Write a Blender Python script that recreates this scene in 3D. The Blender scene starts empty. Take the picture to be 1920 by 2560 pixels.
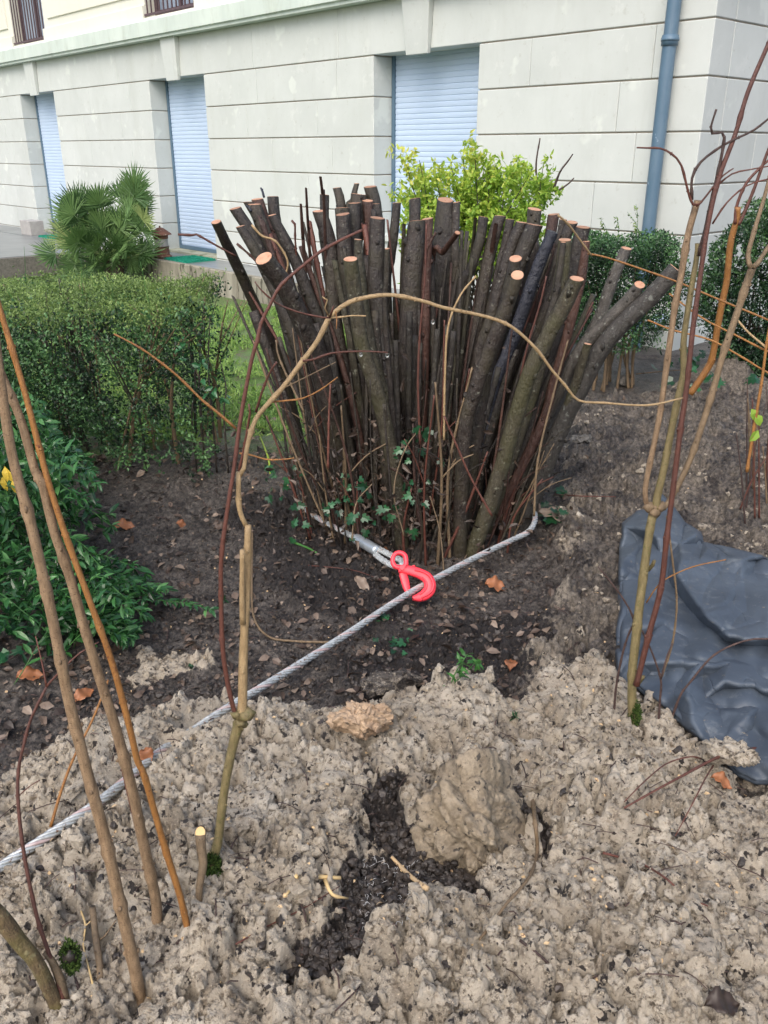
import bpy, math, random
import numpy as np
from mathutils import Vector, Matrix
C = bpy.context.scene
COL = C.collection
rng = np.random.default_rng(7); random.seed(7)
V3 = lambda *a: np.array(a, dtype=float)

# ------------------------------------------------------------------ camera, sky, sun, exposure
F = 2150.0; TH = math.radians(22.87); CAMZ = 1.55
cam = bpy.data.cameras.new('camera'); camo = bpy.data.objects.new('camera', cam); COL.objects.link(camo)
camo.location = (0, 0, CAMZ); camo.rotation_euler = (math.pi/2-TH, 0, 0)
cam.sensor_fit = 'VERTICAL'; cam.sensor_height = 36; cam.lens = 36*F/2560
cam.clip_start = .02; cam.clip_end = 2000
C.camera = camo
w = bpy.data.worlds.new('World'); C.world = w; w.use_nodes = True
nt = w.node_tree; bg = nt.nodes['Background']
sky = nt.nodes.new('ShaderNodeTexSky'); sky.sky_type = 'NISHITA'; sky.sun_disc = False
SUN_EL = math.radians(48); SUN_ROT = math.radians(200)
sky.sun_elevation = SUN_EL; sky.sun_rotation = SUN_ROT; sky.air_density = 1.0; sky.dust_density = 4.0; sky.ozone_density = 1.0
hsv = nt.nodes.new('ShaderNodeHueSaturation'); hsv.inputs['Saturation'].default_value = .95
nt.links.new(sky.outputs[0], hsv.inputs['Color']); nt.links.new(hsv.outputs[0], bg.inputs[0])
bg.inputs[1].default_value = .15
sl = bpy.data.lights.new('sun', 'SUN'); sl.energy = .9; sl.angle = math.radians(50); sl.color = (1, .985, .97)
so = bpy.data.objects.new('sun', sl); COL.objects.link(so)
# direction towards the sun (Nishita: rotation measured from +Y, clockwise)
sd = Vector((math.sin(SUN_ROT)*math.cos(SUN_EL), math.cos(SUN_ROT)*math.cos(SUN_EL), math.sin(SUN_EL)))
so.rotation_euler = sd.to_track_quat('Z', 'Y').to_euler(); so.location = (0, -5, 8)
C.view_settings.view_transform = 'Standard'; C.view_settings.look = 'None'
C.view_settings.exposure = .85; C.view_settings.gamma = 1
try: C.view_settings.use_curve_mapping = False
except Exception: pass

# ------------------------------------------------------------------ photo pixel (1920x2560) -> world
CT, ST = math.cos(TH), math.sin(TH)
def ray(u, v):
    a = (u-960)/F; b = -(v-1280)/F
    return V3(a, CT+b*ST, -ST+b*CT)
def atY(u, v, Y):
    r = ray(u, v); return V3(0, 0, CAMZ)+r*(Y/r[1])
def atZ(u, v, z=0.):
    r = ray(u, v); return V3(0, 0, CAMZ)+r*((z-CAMZ)/r[2])
def atP(u, v, p0, n):
    r = ray(u, v); o = V3(0, 0, CAMZ); return o+r*(np.dot(np.array(p0)-o, n)/np.dot(r, n))
def D(x, y): return (x*1.1573, y*1.1573)

# ------------------------------------------------------------------ objects
def tag(o, label=None, cat=None, group=None, kind=None):
    if label: o['label'] = label
    if cat: o['category'] = cat
    if group: o['group'] = group
    if kind: o['kind'] = kind
    return o
def thing(name, loc, label, cat, group=None):
    o = bpy.data.objects.new(name, None); COL.objects.link(o); o.location = tuple(float(q) for q in loc)
    o.empty_display_size = .1
    return tag(o, label, cat, group)
def origin(o):
    p = np.zeros(3)
    while o is not None: p = p+np.array(o.location); o = o.parent
    return p
def attr(me, name, data):
    a = me.attributes.new(name, 'FLOAT', 'POINT'); a.data.foreach_set('value', np.asarray(data, dtype=np.float32))
class MB:
    def __init__(s): s.v = []; s.f = []; s.n = 0; s.m = []; s.a = []
    def add(s, v, f, mi=0, a=None):
        v = np.asarray(v, float); s.v.append(v); o = s.n
        for q in f: s.f.append(tuple(int(i)+o for i in q)); s.m.append(mi)
        s.a.append(np.full(len(v), rng.random() if a is None else a)); s.n += len(v)
    def box(s, lo, hi, mi=0, fr=None, a=None):
        x0, y0, z0 = lo; x1, y1, z1 = hi
        v = np.array([(x0,y0,z0),(x1,y0,z0),(x1,y1,z0),(x0,y1,z0),(x0,y0,z1),(x1,y0,z1),(x1,y1,z1),(x0,y1,z1)], float)
        if fr: v = fr(v)
        s.add(v, [(0,3,2,1),(4,5,6,7),(0,1,5,4),(1,2,6,5),(2,3,7,6),(3,0,4,7)], mi, a)
    def build(s, name, mat, parent=None, smooth=True, auto=None):
        me = bpy.data.meshes.new(name); v = np.concatenate(s.v)
        if parent is not None: v = v-origin(parent)
        me.from_pydata(v.tolist(), [], s.f); 
        mats = mat if isinstance(mat, (list, tuple)) else [mat]
        for m in mats: me.materials.append(m)
        if len(mats) > 1: me.polygons.foreach_set('material_index', s.m)
        me.polygons.foreach_set('use_smooth', [smooth]*len(s.f))
        attr(me, 'rnd', np.concatenate(s.a)); me.update()
        if smooth and auto:
            try: me.set_sharp_from_angle(angle=math.radians(auto))
            except Exception: pass
        o = bpy.data.objects.new(name, me); COL.objects.link(o); o.parent = parent
        return o
def bevel(o, wd, seg=2):
    b = o.modifiers.new('bevel', 'BEVEL'); b.width = wd; b.segments = seg; b.limit_method = 'ANGLE'; return o
def bulk(name, v, f, mat, parent=None, rnd=None, smooth=False):
    """f: (N,k) int array, all faces the same size"""
    me = bpy.data.meshes.new(name); v = np.asarray(v, float)
    if parent is not None: v = v-origin(parent)
    N, k = f.shape
    me.vertices.add(len(v)); me.vertices.foreach_set('co', v.astype(np.float32).ravel())
    me.loops.add(N*k); me.loops.foreach_set('vertex_index', f.astype(np.int32).ravel())
    me.polygons.add(N); me.polygons.foreach_set('loop_start', np.arange(0, N*k, k, dtype=np.int32))
    try: me.polygons.foreach_set('loop_total', np.full(N, k, dtype=np.int32))
    except Exception: pass
    me.update(calc_edges=True); me.validate()
    me.polygons.foreach_set('use_smooth', [smooth]*len(me.polygons))
    if rnd is not None: attr(me, 'rnd', rnd)
    me.materials.append(mat)
    o = bpy.data.objects.new(name, me); COL.objects.link(o); o.parent = parent
    return o

# ------------------------------------------------------------------ noise
def hsh(i, j, k=0):
    i = (i.astype(np.int64)*73856093) ^ (j.astype(np.int64)*19349663) ^ (int(k)*83492791+12345)
    i = (i ^ (i >> 13))*1274126177 & 0xFFFFFFFF; i = (i ^ (i >> 16)) * 2246822519 & 0xFFFFFFFF
    return ((i ^ (i >> 15)) & 0xFFFFFF)/float(0x1000000)
def vnoise(x, y, k=0):
    xi = np.floor(x); yi = np.floor(y); fx = x-xi; fy = y-yi
    fx = fx*fx*(3-2*fx); fy = fy*fy*(3-2*fy)
    a = hsh(xi, yi, k); b = hsh(xi+1, yi, k); c = hsh(xi, yi+1, k); d = hsh(xi+1, yi+1, k)
    return (a*(1-fx)+b*fx)*(1-fy)+(c*(1-fx)+d*fx)*fy
def fbm(x, y, oct=4, k=0):
    r = 0; am = .5; t = 0
    for o in range(oct):
        r = r+am*vnoise(x, y, k+o*7); t += am; am *= .5; x = x*2.03+3.1; y = y*2.03+1.7
    return r/t
def clods(x, y, s, k):
    """tilted lumps with crevices: returns height in about 0..1"""
    x = x/s; y = y/s; xi = np.floor(x); yi = np.floor(y)
    f1 = np.full(x.shape, 9.); f2 = np.full(x.shape, 9.); h = np.zeros(x.shape)
    for dx in (-1, 0, 1):
        for dy in (-1, 0, 1):
            cx = xi+dx; cy = yi+dy
            px = cx+hsh(cx, cy, k); py = cy+hsh(cx, cy, k+1)
            sz = .8+.5*hsh(cx, cy, k+5)
            d = np.sqrt((x-px)**2+(y-py)**2)/sz
            hh = .25+.75*hsh(cx, cy, k+2)+(x-px)*(hsh(cx, cy, k+3)-.5)*1.0+(y-py)*(hsh(cx, cy, k+4)-.5)*1.0
            m = d < f1
            f2 = np.where(m, f1, np.minimum(f2, d)); h = np.where(m, hh, h); f1 = np.where(m, d, f1)
    e = np.clip((f2-f1)*3.2, 0, 1); e = e*(2-e)
    return h*e*(1-.3*np.clip(f1, 0, 1)**2)
def poly_sd(x, y, P):
    """signed distance, positive inside"""
    d = np.full(x.shape, 1e9); ins = np.zeros(x.shape, bool)
    n = len(P)
    for i in range(n):
        ax, ay = P[i]; bx, by = P[(i+1) % n]
        ex, ey = bx-ax, by-ay; t = np.clip(((x-ax)*ex+(y-ay)*ey)/(ex*ex+ey*ey+1e-12), 0, 1)
        d = np.minimum(d, (x-ax-t*ex)**2+(y-ay-t*ey)**2)
        c = ((ay > y) != (by > y)); xx = ax+(y-ay)*ex/(ey if abs(ey) > 1e-12 else 1e-12)
        ins ^= c & (x < xx)
    return np.sqrt(d)*np.where(ins, 1, -1)
def pl(pts, z=0.): return [tuple(atZ(*D(a, b), z)[:2]) for a, b in pts]
sst = lambda a, b, t: (lambda q: q*q*(3-2*q))(np.clip((t-a)/(b-a), 0, 1))
def seg_d(x, y, P):
    d = np.full(x.shape, 1e9)
    for (ax, ay), (bx, by) in zip(P[:-1], P[1:]):
        ex, ey = bx-ax, by-ay; t = np.clip(((x-ax)*ex+(y-ay)*ey)/(ex*ex+ey*ey+1e-12), 0, 1)
        d = np.minimum(d, (x-ax-t*ex)**2+(y-ay-t*ey)**2)
    return np.sqrt(d)

# ------------------------------------------------------------------ terrain function
CLAY = pl([(-400,1800),(-100,1690),(0,1640),(130,1600),(250,1545),(420,1540),(560,1530),(740,1550),(850,1500),(1000,1500),(1130,1550),(1210,1450),(1300,1450),(1350,1500),(1480,1610),(1560,1690),(1900,1690)], .04)+[(8, 1.2), (8, -9), (-8, -9), (-8, 1.5)]
GREY = pl([(1150,1560),(1150,1420),(1200,1300),(1190,1120),(1215,960),(1240,868),(1400,865),(1500,850),(1600,850),(1800,900),(2300,1200),(2300,1690),(1560,1690),(1340,1480)], 0.)
PATCH = pl([(300,1400),(430,1400),(460,1440),(380,1475),(300,1470)], 0.)
TRENCH = pl([(900,1690),(830,1740),(810,1800),(880,1830),(880,1870),(860,1920),(810,1980),(740,2050),(690,2095)], .05)
TR2 = pl([(870,1860),(960,1890),(1010,1930)], .05)
BLACKS = pl([(480,1110),(560,1070),(640,1060),(760,1180),(900,1330),(800,1370),(640,1330),(560,1200)], 0.)
BLACK2 = pl([(900,1350),(1100,1330),(1280,1330),(1320,1400),(1180,1430),(1080,1530),(900,1500),(760,1500),(730,1440)], 0.)
CONE = atZ(1180, 2045, .07)
BLK = [tuple(atZ(a, b, .07)[:2]) for a, b in [(905,1990),(975,1975),(1014,1994),(1056,2062),(1099,2131),(1185,2189),(1190,2243),(1099,2226),(1031,2243),(979,2295),(945,2353),(911,2396),(852,2457),(738,2440),(772,2385),(850,2336),(867,2251),(892,2191),(945,2114),(905,2062)]]
GAP_SHADE = [tuple(atZ(a, b, .07)[:2]) for a, b in [(1308,1965),(1330,1970),(1342,2060),(1325,2125),(1306,2110),(1300,2030)]]  # shade of the gap beside the lump, put into the soil colour
ROPE_XY = [tuple(atZ(a, b, z)[:2]) for a, b, z in [(-900,2830,.10),(-500,2520,.09),(-180,2290,.085),(0,2168,.085),(260,1995,.100),(425,1868,.075)]]
ROPE_XY2 = [tuple(atZ(a, b, z)[:2]) for a, b, z in [(492,1818,.058),(560,1775,.055),(700,1690,.05),(800,1630,.046)]]
STC = V3(.12, 3.62, 0)          # centre of the cut stool
def terrain(x, y, fine=True):
    x = np.atleast_1d(np.asarray(x, float)); y = np.atleast_1d(np.asarray(y, float))
    wx = x+.22*(fbm(x*6, y*6, 4, 50)-.5); wy = y+.22*(fbm(x*6, y*6, 4, 60)-.5)
    sc = poly_sd(wx, wy, CLAY); clay = sst(-.07, .035, sc+.05*(fbm(x*13, y*13, 3, 52)-.5)*2)
    sg = poly_sd(wx+.25*(fbm(x*3, y*3, 3, 51)-.5), wy, GREY); grey = sst(-.10, .12, sg)*(1-clay)
    h = clay*.055+sst(0, .25, sc)*.035+grey*.05
    ridge = lambda cx, cy, r, a: a*np.exp(-(((x-cx)**2+(y-cy)**2)/(r*r)))
    for (dx, dy, r, a) in [(980,1530,.14,.07),(1230,1470,.12,.02),(330,1620,.16,.05),(420,1605,.11,.02),(560,1590,.08,.05),(250,1700,.2,.04),(150,1760,.2,-.02),(1380,1720,.22,.05),(900,2100,.14,.04),(560,1900,.25,.04),(1300,2050,.2,.05),(650,1700,.3,.03),
                           (1560,850,.28,.22),(1300,900,.3,.06),(1450,1000,.4,.05),(1620,1050,.35,.10),(1000,1800,.4,.0)]:
        p = atZ(*D(dx, dy), .05); h = h+ridge(p[0], p[1], r, a)
    # the leaning clay lump
    dx = (x-CONE[0]); dy = (y-CONE[1])-.02
    ang_ = np.arctan2(dy, dx)
    rr = np.sqrt((dx/1.0)**2+(dy/.80)**2+.0001)*(1+.12*np.cos(3*ang_+.6)+.5*(fbm(x*11, y*11, 3, 5)-.5))
    cone = np.clip(1-rr/.165, 0, 1)
    h = h+.02*cone
    gap_shade = sst(-.02, .012, poly_sd(wx, wy, GAP_SHADE))
    wx2 = x+.10*(fbm(x*16, y*16, 3, 71)-.5); wy2 = y+.10*(fbm(x*16, y*16, 3, 72)-.5); tm = np.maximum(sst(-.026, .004, poly_sd(wx2+.05*(fbm(x*40, y*40, 2, 74)-.5), wy2+.05*(fbm(x*40, y*40, 2, 75)-.5), BLK)+.03*(fbm(x*9, y*9, 3, 76)-.5))*(1-sst(.02, .10, cone)), gap_shade)
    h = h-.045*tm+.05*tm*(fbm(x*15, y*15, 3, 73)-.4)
    # ground falls towards the lawn behind the bed
    h = h-.15*sst(4.6, 6.0, y)*sst(.6, -.4, x)
    h = h+.05*(fbm(x*1.3, y*1.3, 3, 9)-.5)
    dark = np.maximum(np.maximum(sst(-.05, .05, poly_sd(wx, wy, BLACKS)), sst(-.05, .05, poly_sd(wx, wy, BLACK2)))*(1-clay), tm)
    h = h+.03*(dark*(1-clay)-.3*dark*(1-clay))*(fbm(x*7, y*7, 3, 33)-.35)*2
    ptc = sst(-.02, .02, poly_sd(wx, wy, PATCH)); clay2 = np.maximum(clay*(1-tm), ptc*.8)
    grass = sst(4.35, 4.9, y+.5*(fbm(x*2, y*2, 3, 90)-.5)-.35*sst(-.6, .2, x)) * sst(.9, .3, x)*(1-clay)
    clay2 = np.maximum(clay2, grey*(.35+.75*sst(.42, .62, fbm(x*11, y*11, 3, 44))))
    if fine:
        near = (y > .3) & (y < 7) & (np.abs(x) < 4.5)
        xs, ys = x[near], y[near]
        wq = .012*(fbm(xs*40, ys*40, 2, 21)-.5); ws = .012*(fbm(xs*40, ys*40, 2, 22)-.5)
        ca = clay2[near]; g = grey[near]; dk = dark[near]
        am = np.clip(.62+.55*ca+.55*g+.75*dk, 0, 1.35)*(1-.7*grass[near])
        rg = .35+1.15*sst(.35, .65, fbm(xs*4.1, ys*4.1, 3, 77)); r2 = .30+.85*sst(.36, .56, fbm(xs*9, ys*9, 3, 78))
        hh = .018*clods(xs+ws, ys+wq, .06, 150)*np.maximum(dk, g)+.034*clods(xs+wq, ys+ws, .115, 100)*(ca)*rg+.020*clods(xs+wq*1.5, ys+ws*1.5, .048, 200)*rg*am+.0115*clods(xs+wq, ys+ws, .024, 300)*am*r2+.0068*clods(xs, ys, .0120, 400)*am*r2
        hh = hh+.010*(fbm(xs*90, ys*90, 3, 13)-.5)-.040*ca*sst(.57, .68, fbm(xs*22, ys*22, 3, 14))
        q = np.zeros(x.shape); q[near] = hh-.022; h = h+q
        rd = seg_d(x, y, ROPE_XY); h = np.minimum(h, .072+np.clip(rd-.012, 0, 9)*1.1); rd = seg_d(x, y, ROPE_XY2); h = np.minimum(h, .034+np.clip(rd-.014, 0, 9)*1.1)
    return h, clay2, grass, dark, grey*(1-clay)
def TZ(x, y): return float(terrain([x], [y])[0][0])
def gnd(u, v, off=0.):
    """photo pixel -> point on the terrain"""
    z = 0.
    for _ in range(4):
        p = atZ(u, v, z+off); z = TZ(p[0], p[1])
    p = atZ(u, v, z+off); return p

# ------------------------------------------------------------------ materials
def mat(name): 
    m = bpy.data.materials.new(name); m.use_nodes = True
    n = m.node_tree; b = n.nodes['Principled BSDF']; return m, n, b
def N(n, t, **k):
    q = n.nodes.new(t)
    for a, b in k.items():
        if a in q.inputs: q.inputs[a].default_value = b
        else: setattr(q, a, b)
    return q
def ramp(n, fac, stops):
    r = n.nodes.new('ShaderNodeValToRGB'); el = r.color_ramp.elements
    while len(el) < len(stops): el.new(.5)
    for e, (p, c) in zip(el, stops): e.position = p; e.color = (*c, 1)
    n.links.new(fac, r.inputs[0]); return r.outputs[0]
def mixc(n, f, a, b, mode='MIX'):
    m = n.nodes.new('ShaderNodeMix'); m.data_type = 'RGBA'; m.blend_type = mode
    for i, s in ((0, f), (6, a), (7, b)):
        if hasattr(s, 'is_linked') or hasattr(s, 'links'): n.links.new(s, m.inputs[i])
        elif i == 0: m.inputs[0].default_value = s
        else: m.inputs[i].default_value = (*s, 1)
    return m.outputs[2]
def noise(n, sc, det=4, rough=.6, vec=None, dist=0.):
    q = N(n, 'ShaderNodeTexNoise', Scale=sc, Detail=det, Roughness=rough, Distortion=dist)
    if vec is not None: n.links.new(vec, q.inputs['Vector'])
    return q.outputs['Fac']
def coords(n, sc=None):
    g = n.nodes.new('ShaderNodeTexCoord')
    if sc is None: return g.outputs['Object']
    m = n.nodes.new('ShaderNodeMapping'); m.inputs['Scale'].default_value = sc
    n.links.new(g.outputs['Object'], m.inputs[0]); return m.outputs[0]
def bump(n, b, h, strength=.3, dist=.01):
    q = N(n, 'ShaderNodeBump', Strength=strength, Distance=dist); n.links.new(h, q.inputs['Height'])
    n.links.new(q.outputs[0], b.inputs['Normal'])
def attrn(n, name):
    a = n.nodes.new('ShaderNodeAttribute'); a.attribute_name = name; return a.outputs['Fac']
def math_(n, op, a, b=None, clamp=False):
    m = n.nodes.new('ShaderNodeMath'); m.operation = op; m.use_clamp = clamp
    for i, s in ((0, a), (1, b)):
        if s is None: continue
        if isinstance(s, (int, float)): m.inputs[i].default_value = s
        else: n.links.new(s, m.inputs[i])
    return m.outputs[0]
def weathered(m, col, amt=.5, vs=(2.2, 2.2, .35), lo=.52, hi=.72):
    n = m.node_tree; b = n.nodes['Principled BSDF']; l = b.inputs['Base Color'].links[0]; src = l.from_socket
    co = coords(n, vs); k = ramp(n, noise(n, 1.6, 6, .7, co), [(lo, (0,0,0)), (hi, (1,1,1))]); k = math_(n, 'MULTIPLY', k, amt)
    n.links.new(mixc(n, k, src, col), b.inputs['Base Color'])
def simple(name, c1, c2, sc=20, rough=.7, bmp=.3, bd=.003, spots=None, spot_amt=.62, rv=None, vscale=None, spot_sc=None):
    m, n, b = mat(name); co = coords(n, vscale)
    c = ramp(n, noise(n, sc, 5, .65, co), [(.3, c1), (.7, c2)])
    if spots:
        c = mixc(n, ramp(n, noise(n, spot_sc or sc*1.7, 3, .6, co), [(spot_amt, (0,0,0)), (spot_amt+.05, (1,1,1))]), c, spots)
    if rv: # per-part variation
        k = ramp(n, attrn(n, 'rnd'), [(0, (1-rv,)*3), (1, (1+rv,)*3)])
        c = mixc(n, 1., c, k, 'MULTIPLY')
    n.links.new(c, b.inputs['Base Color']); b.inputs['Roughness'].default_value = rough
    if bmp: bump(n, b, noise(n, sc*3, 4, .7, co), bmp, bd)
    return m
def leafmat(name, cols, rough=.45, trans=.25, spec=.5):
    m, n, b = mat(name)
    c = ramp(n, attrn(n, 'rnd'), [(i/(len(cols)-1), q) for i, q in enumerate(cols)])
    n.links.new(c, b.inputs['Base Color']); b.inputs['Roughness'].default_value = rough
    b.inputs['Specular IOR Level'].default_value = spec
    if trans:
        t = n.nodes.new('ShaderNodeBsdfTranslucent'); n.links.new(c, t.inputs[0])
        x = n.nodes.new('ShaderNodeMixShader'); x.inputs[0].default_value = trans
        n.links.new(b.outputs[0], x.inputs[1]); n.links.new(t.outputs[0], x.inputs[2])
        n.links.new(x.outputs[0], n.nodes['Material Output'].inputs[0])
    return m
def soilmat():
    m, n, b = mat('soil'); co = coords(n)
    n1 = noise(n, 9, 6, .65, co); n2 = noise(n, 60, 5, .7, co); n3 = noise(n, 300, 3, .7, co)
    clayc = ramp(n, n1, [(.28, (.225,.187,.142)), (.45, (.385,.332,.258)), (.60, (.50,.44,.352)), (.75, (.62,.565,.47))])
    clayc = mixc(n, ramp(n, noise(n, 26, 4, .7, co), [(.56, (0,0,0)), (.66, (1,1,1))]), clayc, ramp(n, n2, [(.35, (.14,.11,.078)), (.65, (.29,.235,.17))]))
    clayc = mixc(n, ramp(n, n2, [(.36, (1,1,1)), (.47, (0,0,0))]), clayc, (.10,.078,.055))
    clayc = mixc(n, ramp(n, noise(n, 160, 2, .5, co), [(.66, (0,0,0)), (.70, (1,1,1))]), clayc, (.56,.48,.36))
    clayc = mixc(n, ramp(n, noise(n, 34, 3, .6, co), [(.615, (0,0,0)), (.65, (1,1,1))]), clayc, (.03,.024,.021))  # dark soil specks, also painting crevice shade into the clay
    clayc = mixc(n, math_(n, 'MULTIPLY', attrn(n, 'grey'), .95), clayc, ramp(n, n2, [(.38, (.045,.037,.030)), (.5, (.105,.088,.070)), (.68, (.25,.215,.175))]))
    hum = ramp(n, n2, [(.36, (.006,.005,.005)), (.52, (.024,.019,.017)), (.66, (.07,.056,.047))])
    hum = mixc(n, ramp(n, n1, [(.38, (0,0,0)), (.56, (1,1,1))]), hum, ramp(n, n2, [(.38, (.026,.022,.020)), (.62, (.145,.126,.108))]))
    hum = mixc(n, ramp(n, noise(n, 210, 2, .5, co), [(.68, (0,0,0)), (.72, (1,1,1))]), hum, (.30,.24,.17))
    blk = ramp(n, n2, [(.35, (.008,.007,.007)), (.7, (.035,.027,.023))])
    gr = ramp(n, n2, [(.3, (.05,.10,.022)), (.7, (.13,.22,.05))])
    gr = mixc(n, ramp(n, n1, [(.52, (0,0,0)), (.62, (1,1,1))]), gr, (.11,.085,.055))
    base = mixc(n, attrn(n, 'dark'), hum, blk)
    k = math_(n, 'ADD', attrn(n, 'clay'), math_(n, 'MULTIPLY', math_(n, 'SUBTRACT', noise(n, 34, 6, .75, co), .5), 1.9))
    k = ramp(n, k, [(.38, (0,0,0)), (.58, (1,1,1))])
    c = mixc(n, k, base, clayc); c = mixc(n, attrn(n, 'grass'), c, gr)
    n.links.new(c, b.inputs['Base Color'])
    r = ramp(n, k, [(0, (.34,)*3), (1, (.60,)*3)]); n.links.new(r, b.inputs['Roughness'])
    bump(n, b, math_(n, 'ADD', n3, math_(n, 'MULTIPLY', noise(n, 110, 5, .75, co), 1.6)), .9, .006)
    return m
M = {}
M['soil'] = soilmat()
M['clod'] = simple('clay_clod', (.23,.178,.122), (.41,.335,.245), 22, .8, .9, .006, rv=.22, spots=(.08,.06,.045), spot_amt=.63)
M['lump'] = simple('damp_clay', (.12,.092,.060), (.33,.27,.19), 34, .55, 1., .008, spots=(.045,.036,.028), spot_amt=.60)
M['orangeclay'] = simple('orange_clay', (.26,.17,.105), (.46,.335,.22), 24, .65, .9, .006, spots=(.12,.09,.06), spot_amt=.62)
M['darkclod'] = simple('dark_clod', (.012,.010,.009), (.060,.048,.040), 40, .5, .6, .004, rv=.3)
M['stone'] = simple('facade_stone', (.48,.51,.485), (.545,.575,.55), 1.6, .85, .15, .002, spots=(.58,.615,.575), spot_amt=.62, rv=.05)
M['stone_up'] = simple('upper_facade_stone', (.62,.615,.53), (.68,.67,.585), 1.2, .85, .12, .002)
M['ledge'] = simple('ledge_stone', (.47,.54,.49), (.58,.65,.59), 2.2, .85, .2, .002, vscale=(1,1,.4))
M['plinth'] = simple('plinth_stone', (.26,.27,.20), (.40,.40,.30), 3, .9, .3, .003, spots=(.16,.18,.11), spot_amt=.58)
M['joint'] = simple('groove_mortar', (.30,.26,.21), (.40,.35,.29), 6, .95, .1)
M['shutter'] = simple('shutter_paint', (.43,.54,.69), (.47,.58,.73), 2, .45, .0)
M['steelblue'] = simple('blue_grey_paint', (.075,.135,.195), (.095,.16,.225), 6, .42, .08, .001, spots=(.30,.38,.47), spot_amt=.70, spot_sc=9)
M['railing'] = simple('railing_iron', (.07,.045,.05), (.10,.06,.065), 20, .5, .1, .001)
M['glass'] = simple('window_glass', (.20,.25,.32), (.32,.38,.46), .8, .12, .0)
M['curtain'] = simple('curtain', (.65,.66,.66), (.75,.76,.76), 3, .9, .0)
M['paving'] = simple('wet_paving', (.11,.12,.125), (.23,.24,.24), 2.5, .3, .15, .002, vscale=(1,3,1))
M['concrete'] = simple('wall_concrete', (.16,.145,.11), (.33,.31,.25), 3, .85, .4, .004, spots=(.08,.075,.055), spot_amt=.55, vscale=(2.5,2.5,.6))
M['mat'] = simple('green_bristle', (.0,.20,.13), (.02,.33,.22), 60, .9, .6, .006)
M['rust'] = simple('rusty_iron', (.10,.045,.03), (.20,.085,.055), 12, .75, .4, .002, spots=(.28,.22,.17), spot_amt=.6)
M['block'] = simple('grey_block', (.30,.29,.28), (.38,.37,.35), 12, .9, .4, .003)
M['darkstone'] = simple('dull_stone', (.10,.092,.08), (.20,.185,.16), 30, .8, .6, .004)
M['rubber'] = simple('dark_rubber', (.045,.055,.06), (.09,.10,.10), 20, .7, .2)
M['lilac'] = simple('pale_yellow', (.5,.36,.04), (.5,.36,.04), 10, .6, .0)

weathered(M['stone'], (.44,.465,.425), .5); weathered(M['stone'], (.63,.65,.62), .35, (3, 3, 3), .60, .66); weathered(M['stone'], (.33,.335,.28), .35, (9, 9, 9), .60, .70)
weathered(M['ledge'], (.36,.40,.33), .6, (3, 3, .8)); weathered(M['stone_up'], (.58,.575,.49), .45)
weathered(M['steelblue'], (.16,.22,.27), .5, (6, 6, 1.5)); weathered(M['redpaint'], (.12,.03,.03), .8, (60, 60, 60), .60, .64) if 'redpaint' in M else None
# bark kinds
def barkmat(name, c1, c2, sp, rough, amt=.63, rv=.3, sc=48, moss=None):
    m, n, b = mat(name); co = coords(n, (1, 1, .25)); c3 = coords(n)
    c = ramp(n, noise(n, sc, 6, .7, co), [(.28, c1), (.72, c2)])
    c = mixc(n, ramp(n, noise(n, 42 if sc < 100 else 150, 3, .6, c3), [(amt, (0,0,0)), (amt+.06, (1,1,1))]), c, sp)
    c = mixc(n, ramp(n, noise(n, 150 if sc < 100 else 260, 2, .5, coords(n, (1, 1, 2.5))), [(.64, (0,0,0)), (.67, (1,1,1))]), c, tuple(.75*q for q in sp))
    if moss: c = mixc(n, ramp(n, noise(n, 6, 4, .6, c3), [(.46, (0,0,0)), (.62, (1,1,1))]), c, moss)
    k = ramp(n, attrn(n, 'rnd'), [(0, (1-rv,)*3), (1, (1+rv,)*3)])
    c = mixc(n, 1., c, k, 'MULTIPLY'); n.links.new(c, b.inputs['Base Color'])
    n.links.new(ramp(n, noise(n, 30, 3, .6, c3), [(.3, (rough-.12,)*3), (.7, (rough+.15,)*3)]), b.inputs['Roughness'])
    bump(n, b, math_(n, 'ADD', noise(n, 70 if sc < 100 else 170, 5, .8, co), math_(n, 'MULTIPLY', noise(n, 30, 4, .7, c3), 1.2)), 1., .008 if sc < 100 else .003); return m
M['bark'] = barkmat('wet_brown_bark', (.008,.006,.005), (.042,.031,.025), (.15,.145,.115), .46, .645, moss=(.036,.030,.018))
M['barkred'] = barkmat('reddish_bark', (.028,.013,.009), (.085,.038,.026), (.15,.10,.08), .45, .68)
M['barkgreen'] = barkmat('olive_bark', (.020,.017,.011), (.066,.056,.034), (.20,.20,.15), .5, .64, moss=(.046,.043,.020))
M['barkgrey'] = barkmat('grey_bark', (.026,.023,.020), (.078,.070,.060), (.18,.185,.16), .48, .62)
M['barkblue'] = barkmat('dark_smooth_bark', (.012,.014,.022), (.035,.038,.055), (.10,.11,.14), .30, .72)
M['cut'] = simple('fresh_cut_wood', (.35,.175,.105), (.47,.28,.18), 30, .7, .2, .001, spots=(.34,.15,.08), spot_amt=.62, rv=.25)
M['cutpale'] = simple('pale_cut_wood', (.62,.40,.16), (.75,.52,.25), 30, .7, .2, .001)
M['knot'] = simple('dark_knot', (.012,.010,.012), (.04,.035,.04), 60, .4, .4, .002)
M['canetan'] = barkmat('tan_cane_bark', (.11,.068,.036), (.32,.22,.13), (.09,.045,.022), .55, .66, .12, sc=110)
M['caneor'] = barkmat('orange_cane_bark', (.20,.085,.022), (.34,.16,.045), (.14,.045,.02), .42, .62, .12, sc=110)
M['canered'] = barkmat('red_cane_bark', (.065,.022,.015), (.135,.048,.032), (.07,.03,.02), .42, .66, .2, sc=110)
M['caneyel'] = barkmat('pale_cane_bark', (.24,.16,.075), (.42,.30,.16), (.20,.13,.06), .5, .66, .1, sc=110)
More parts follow.
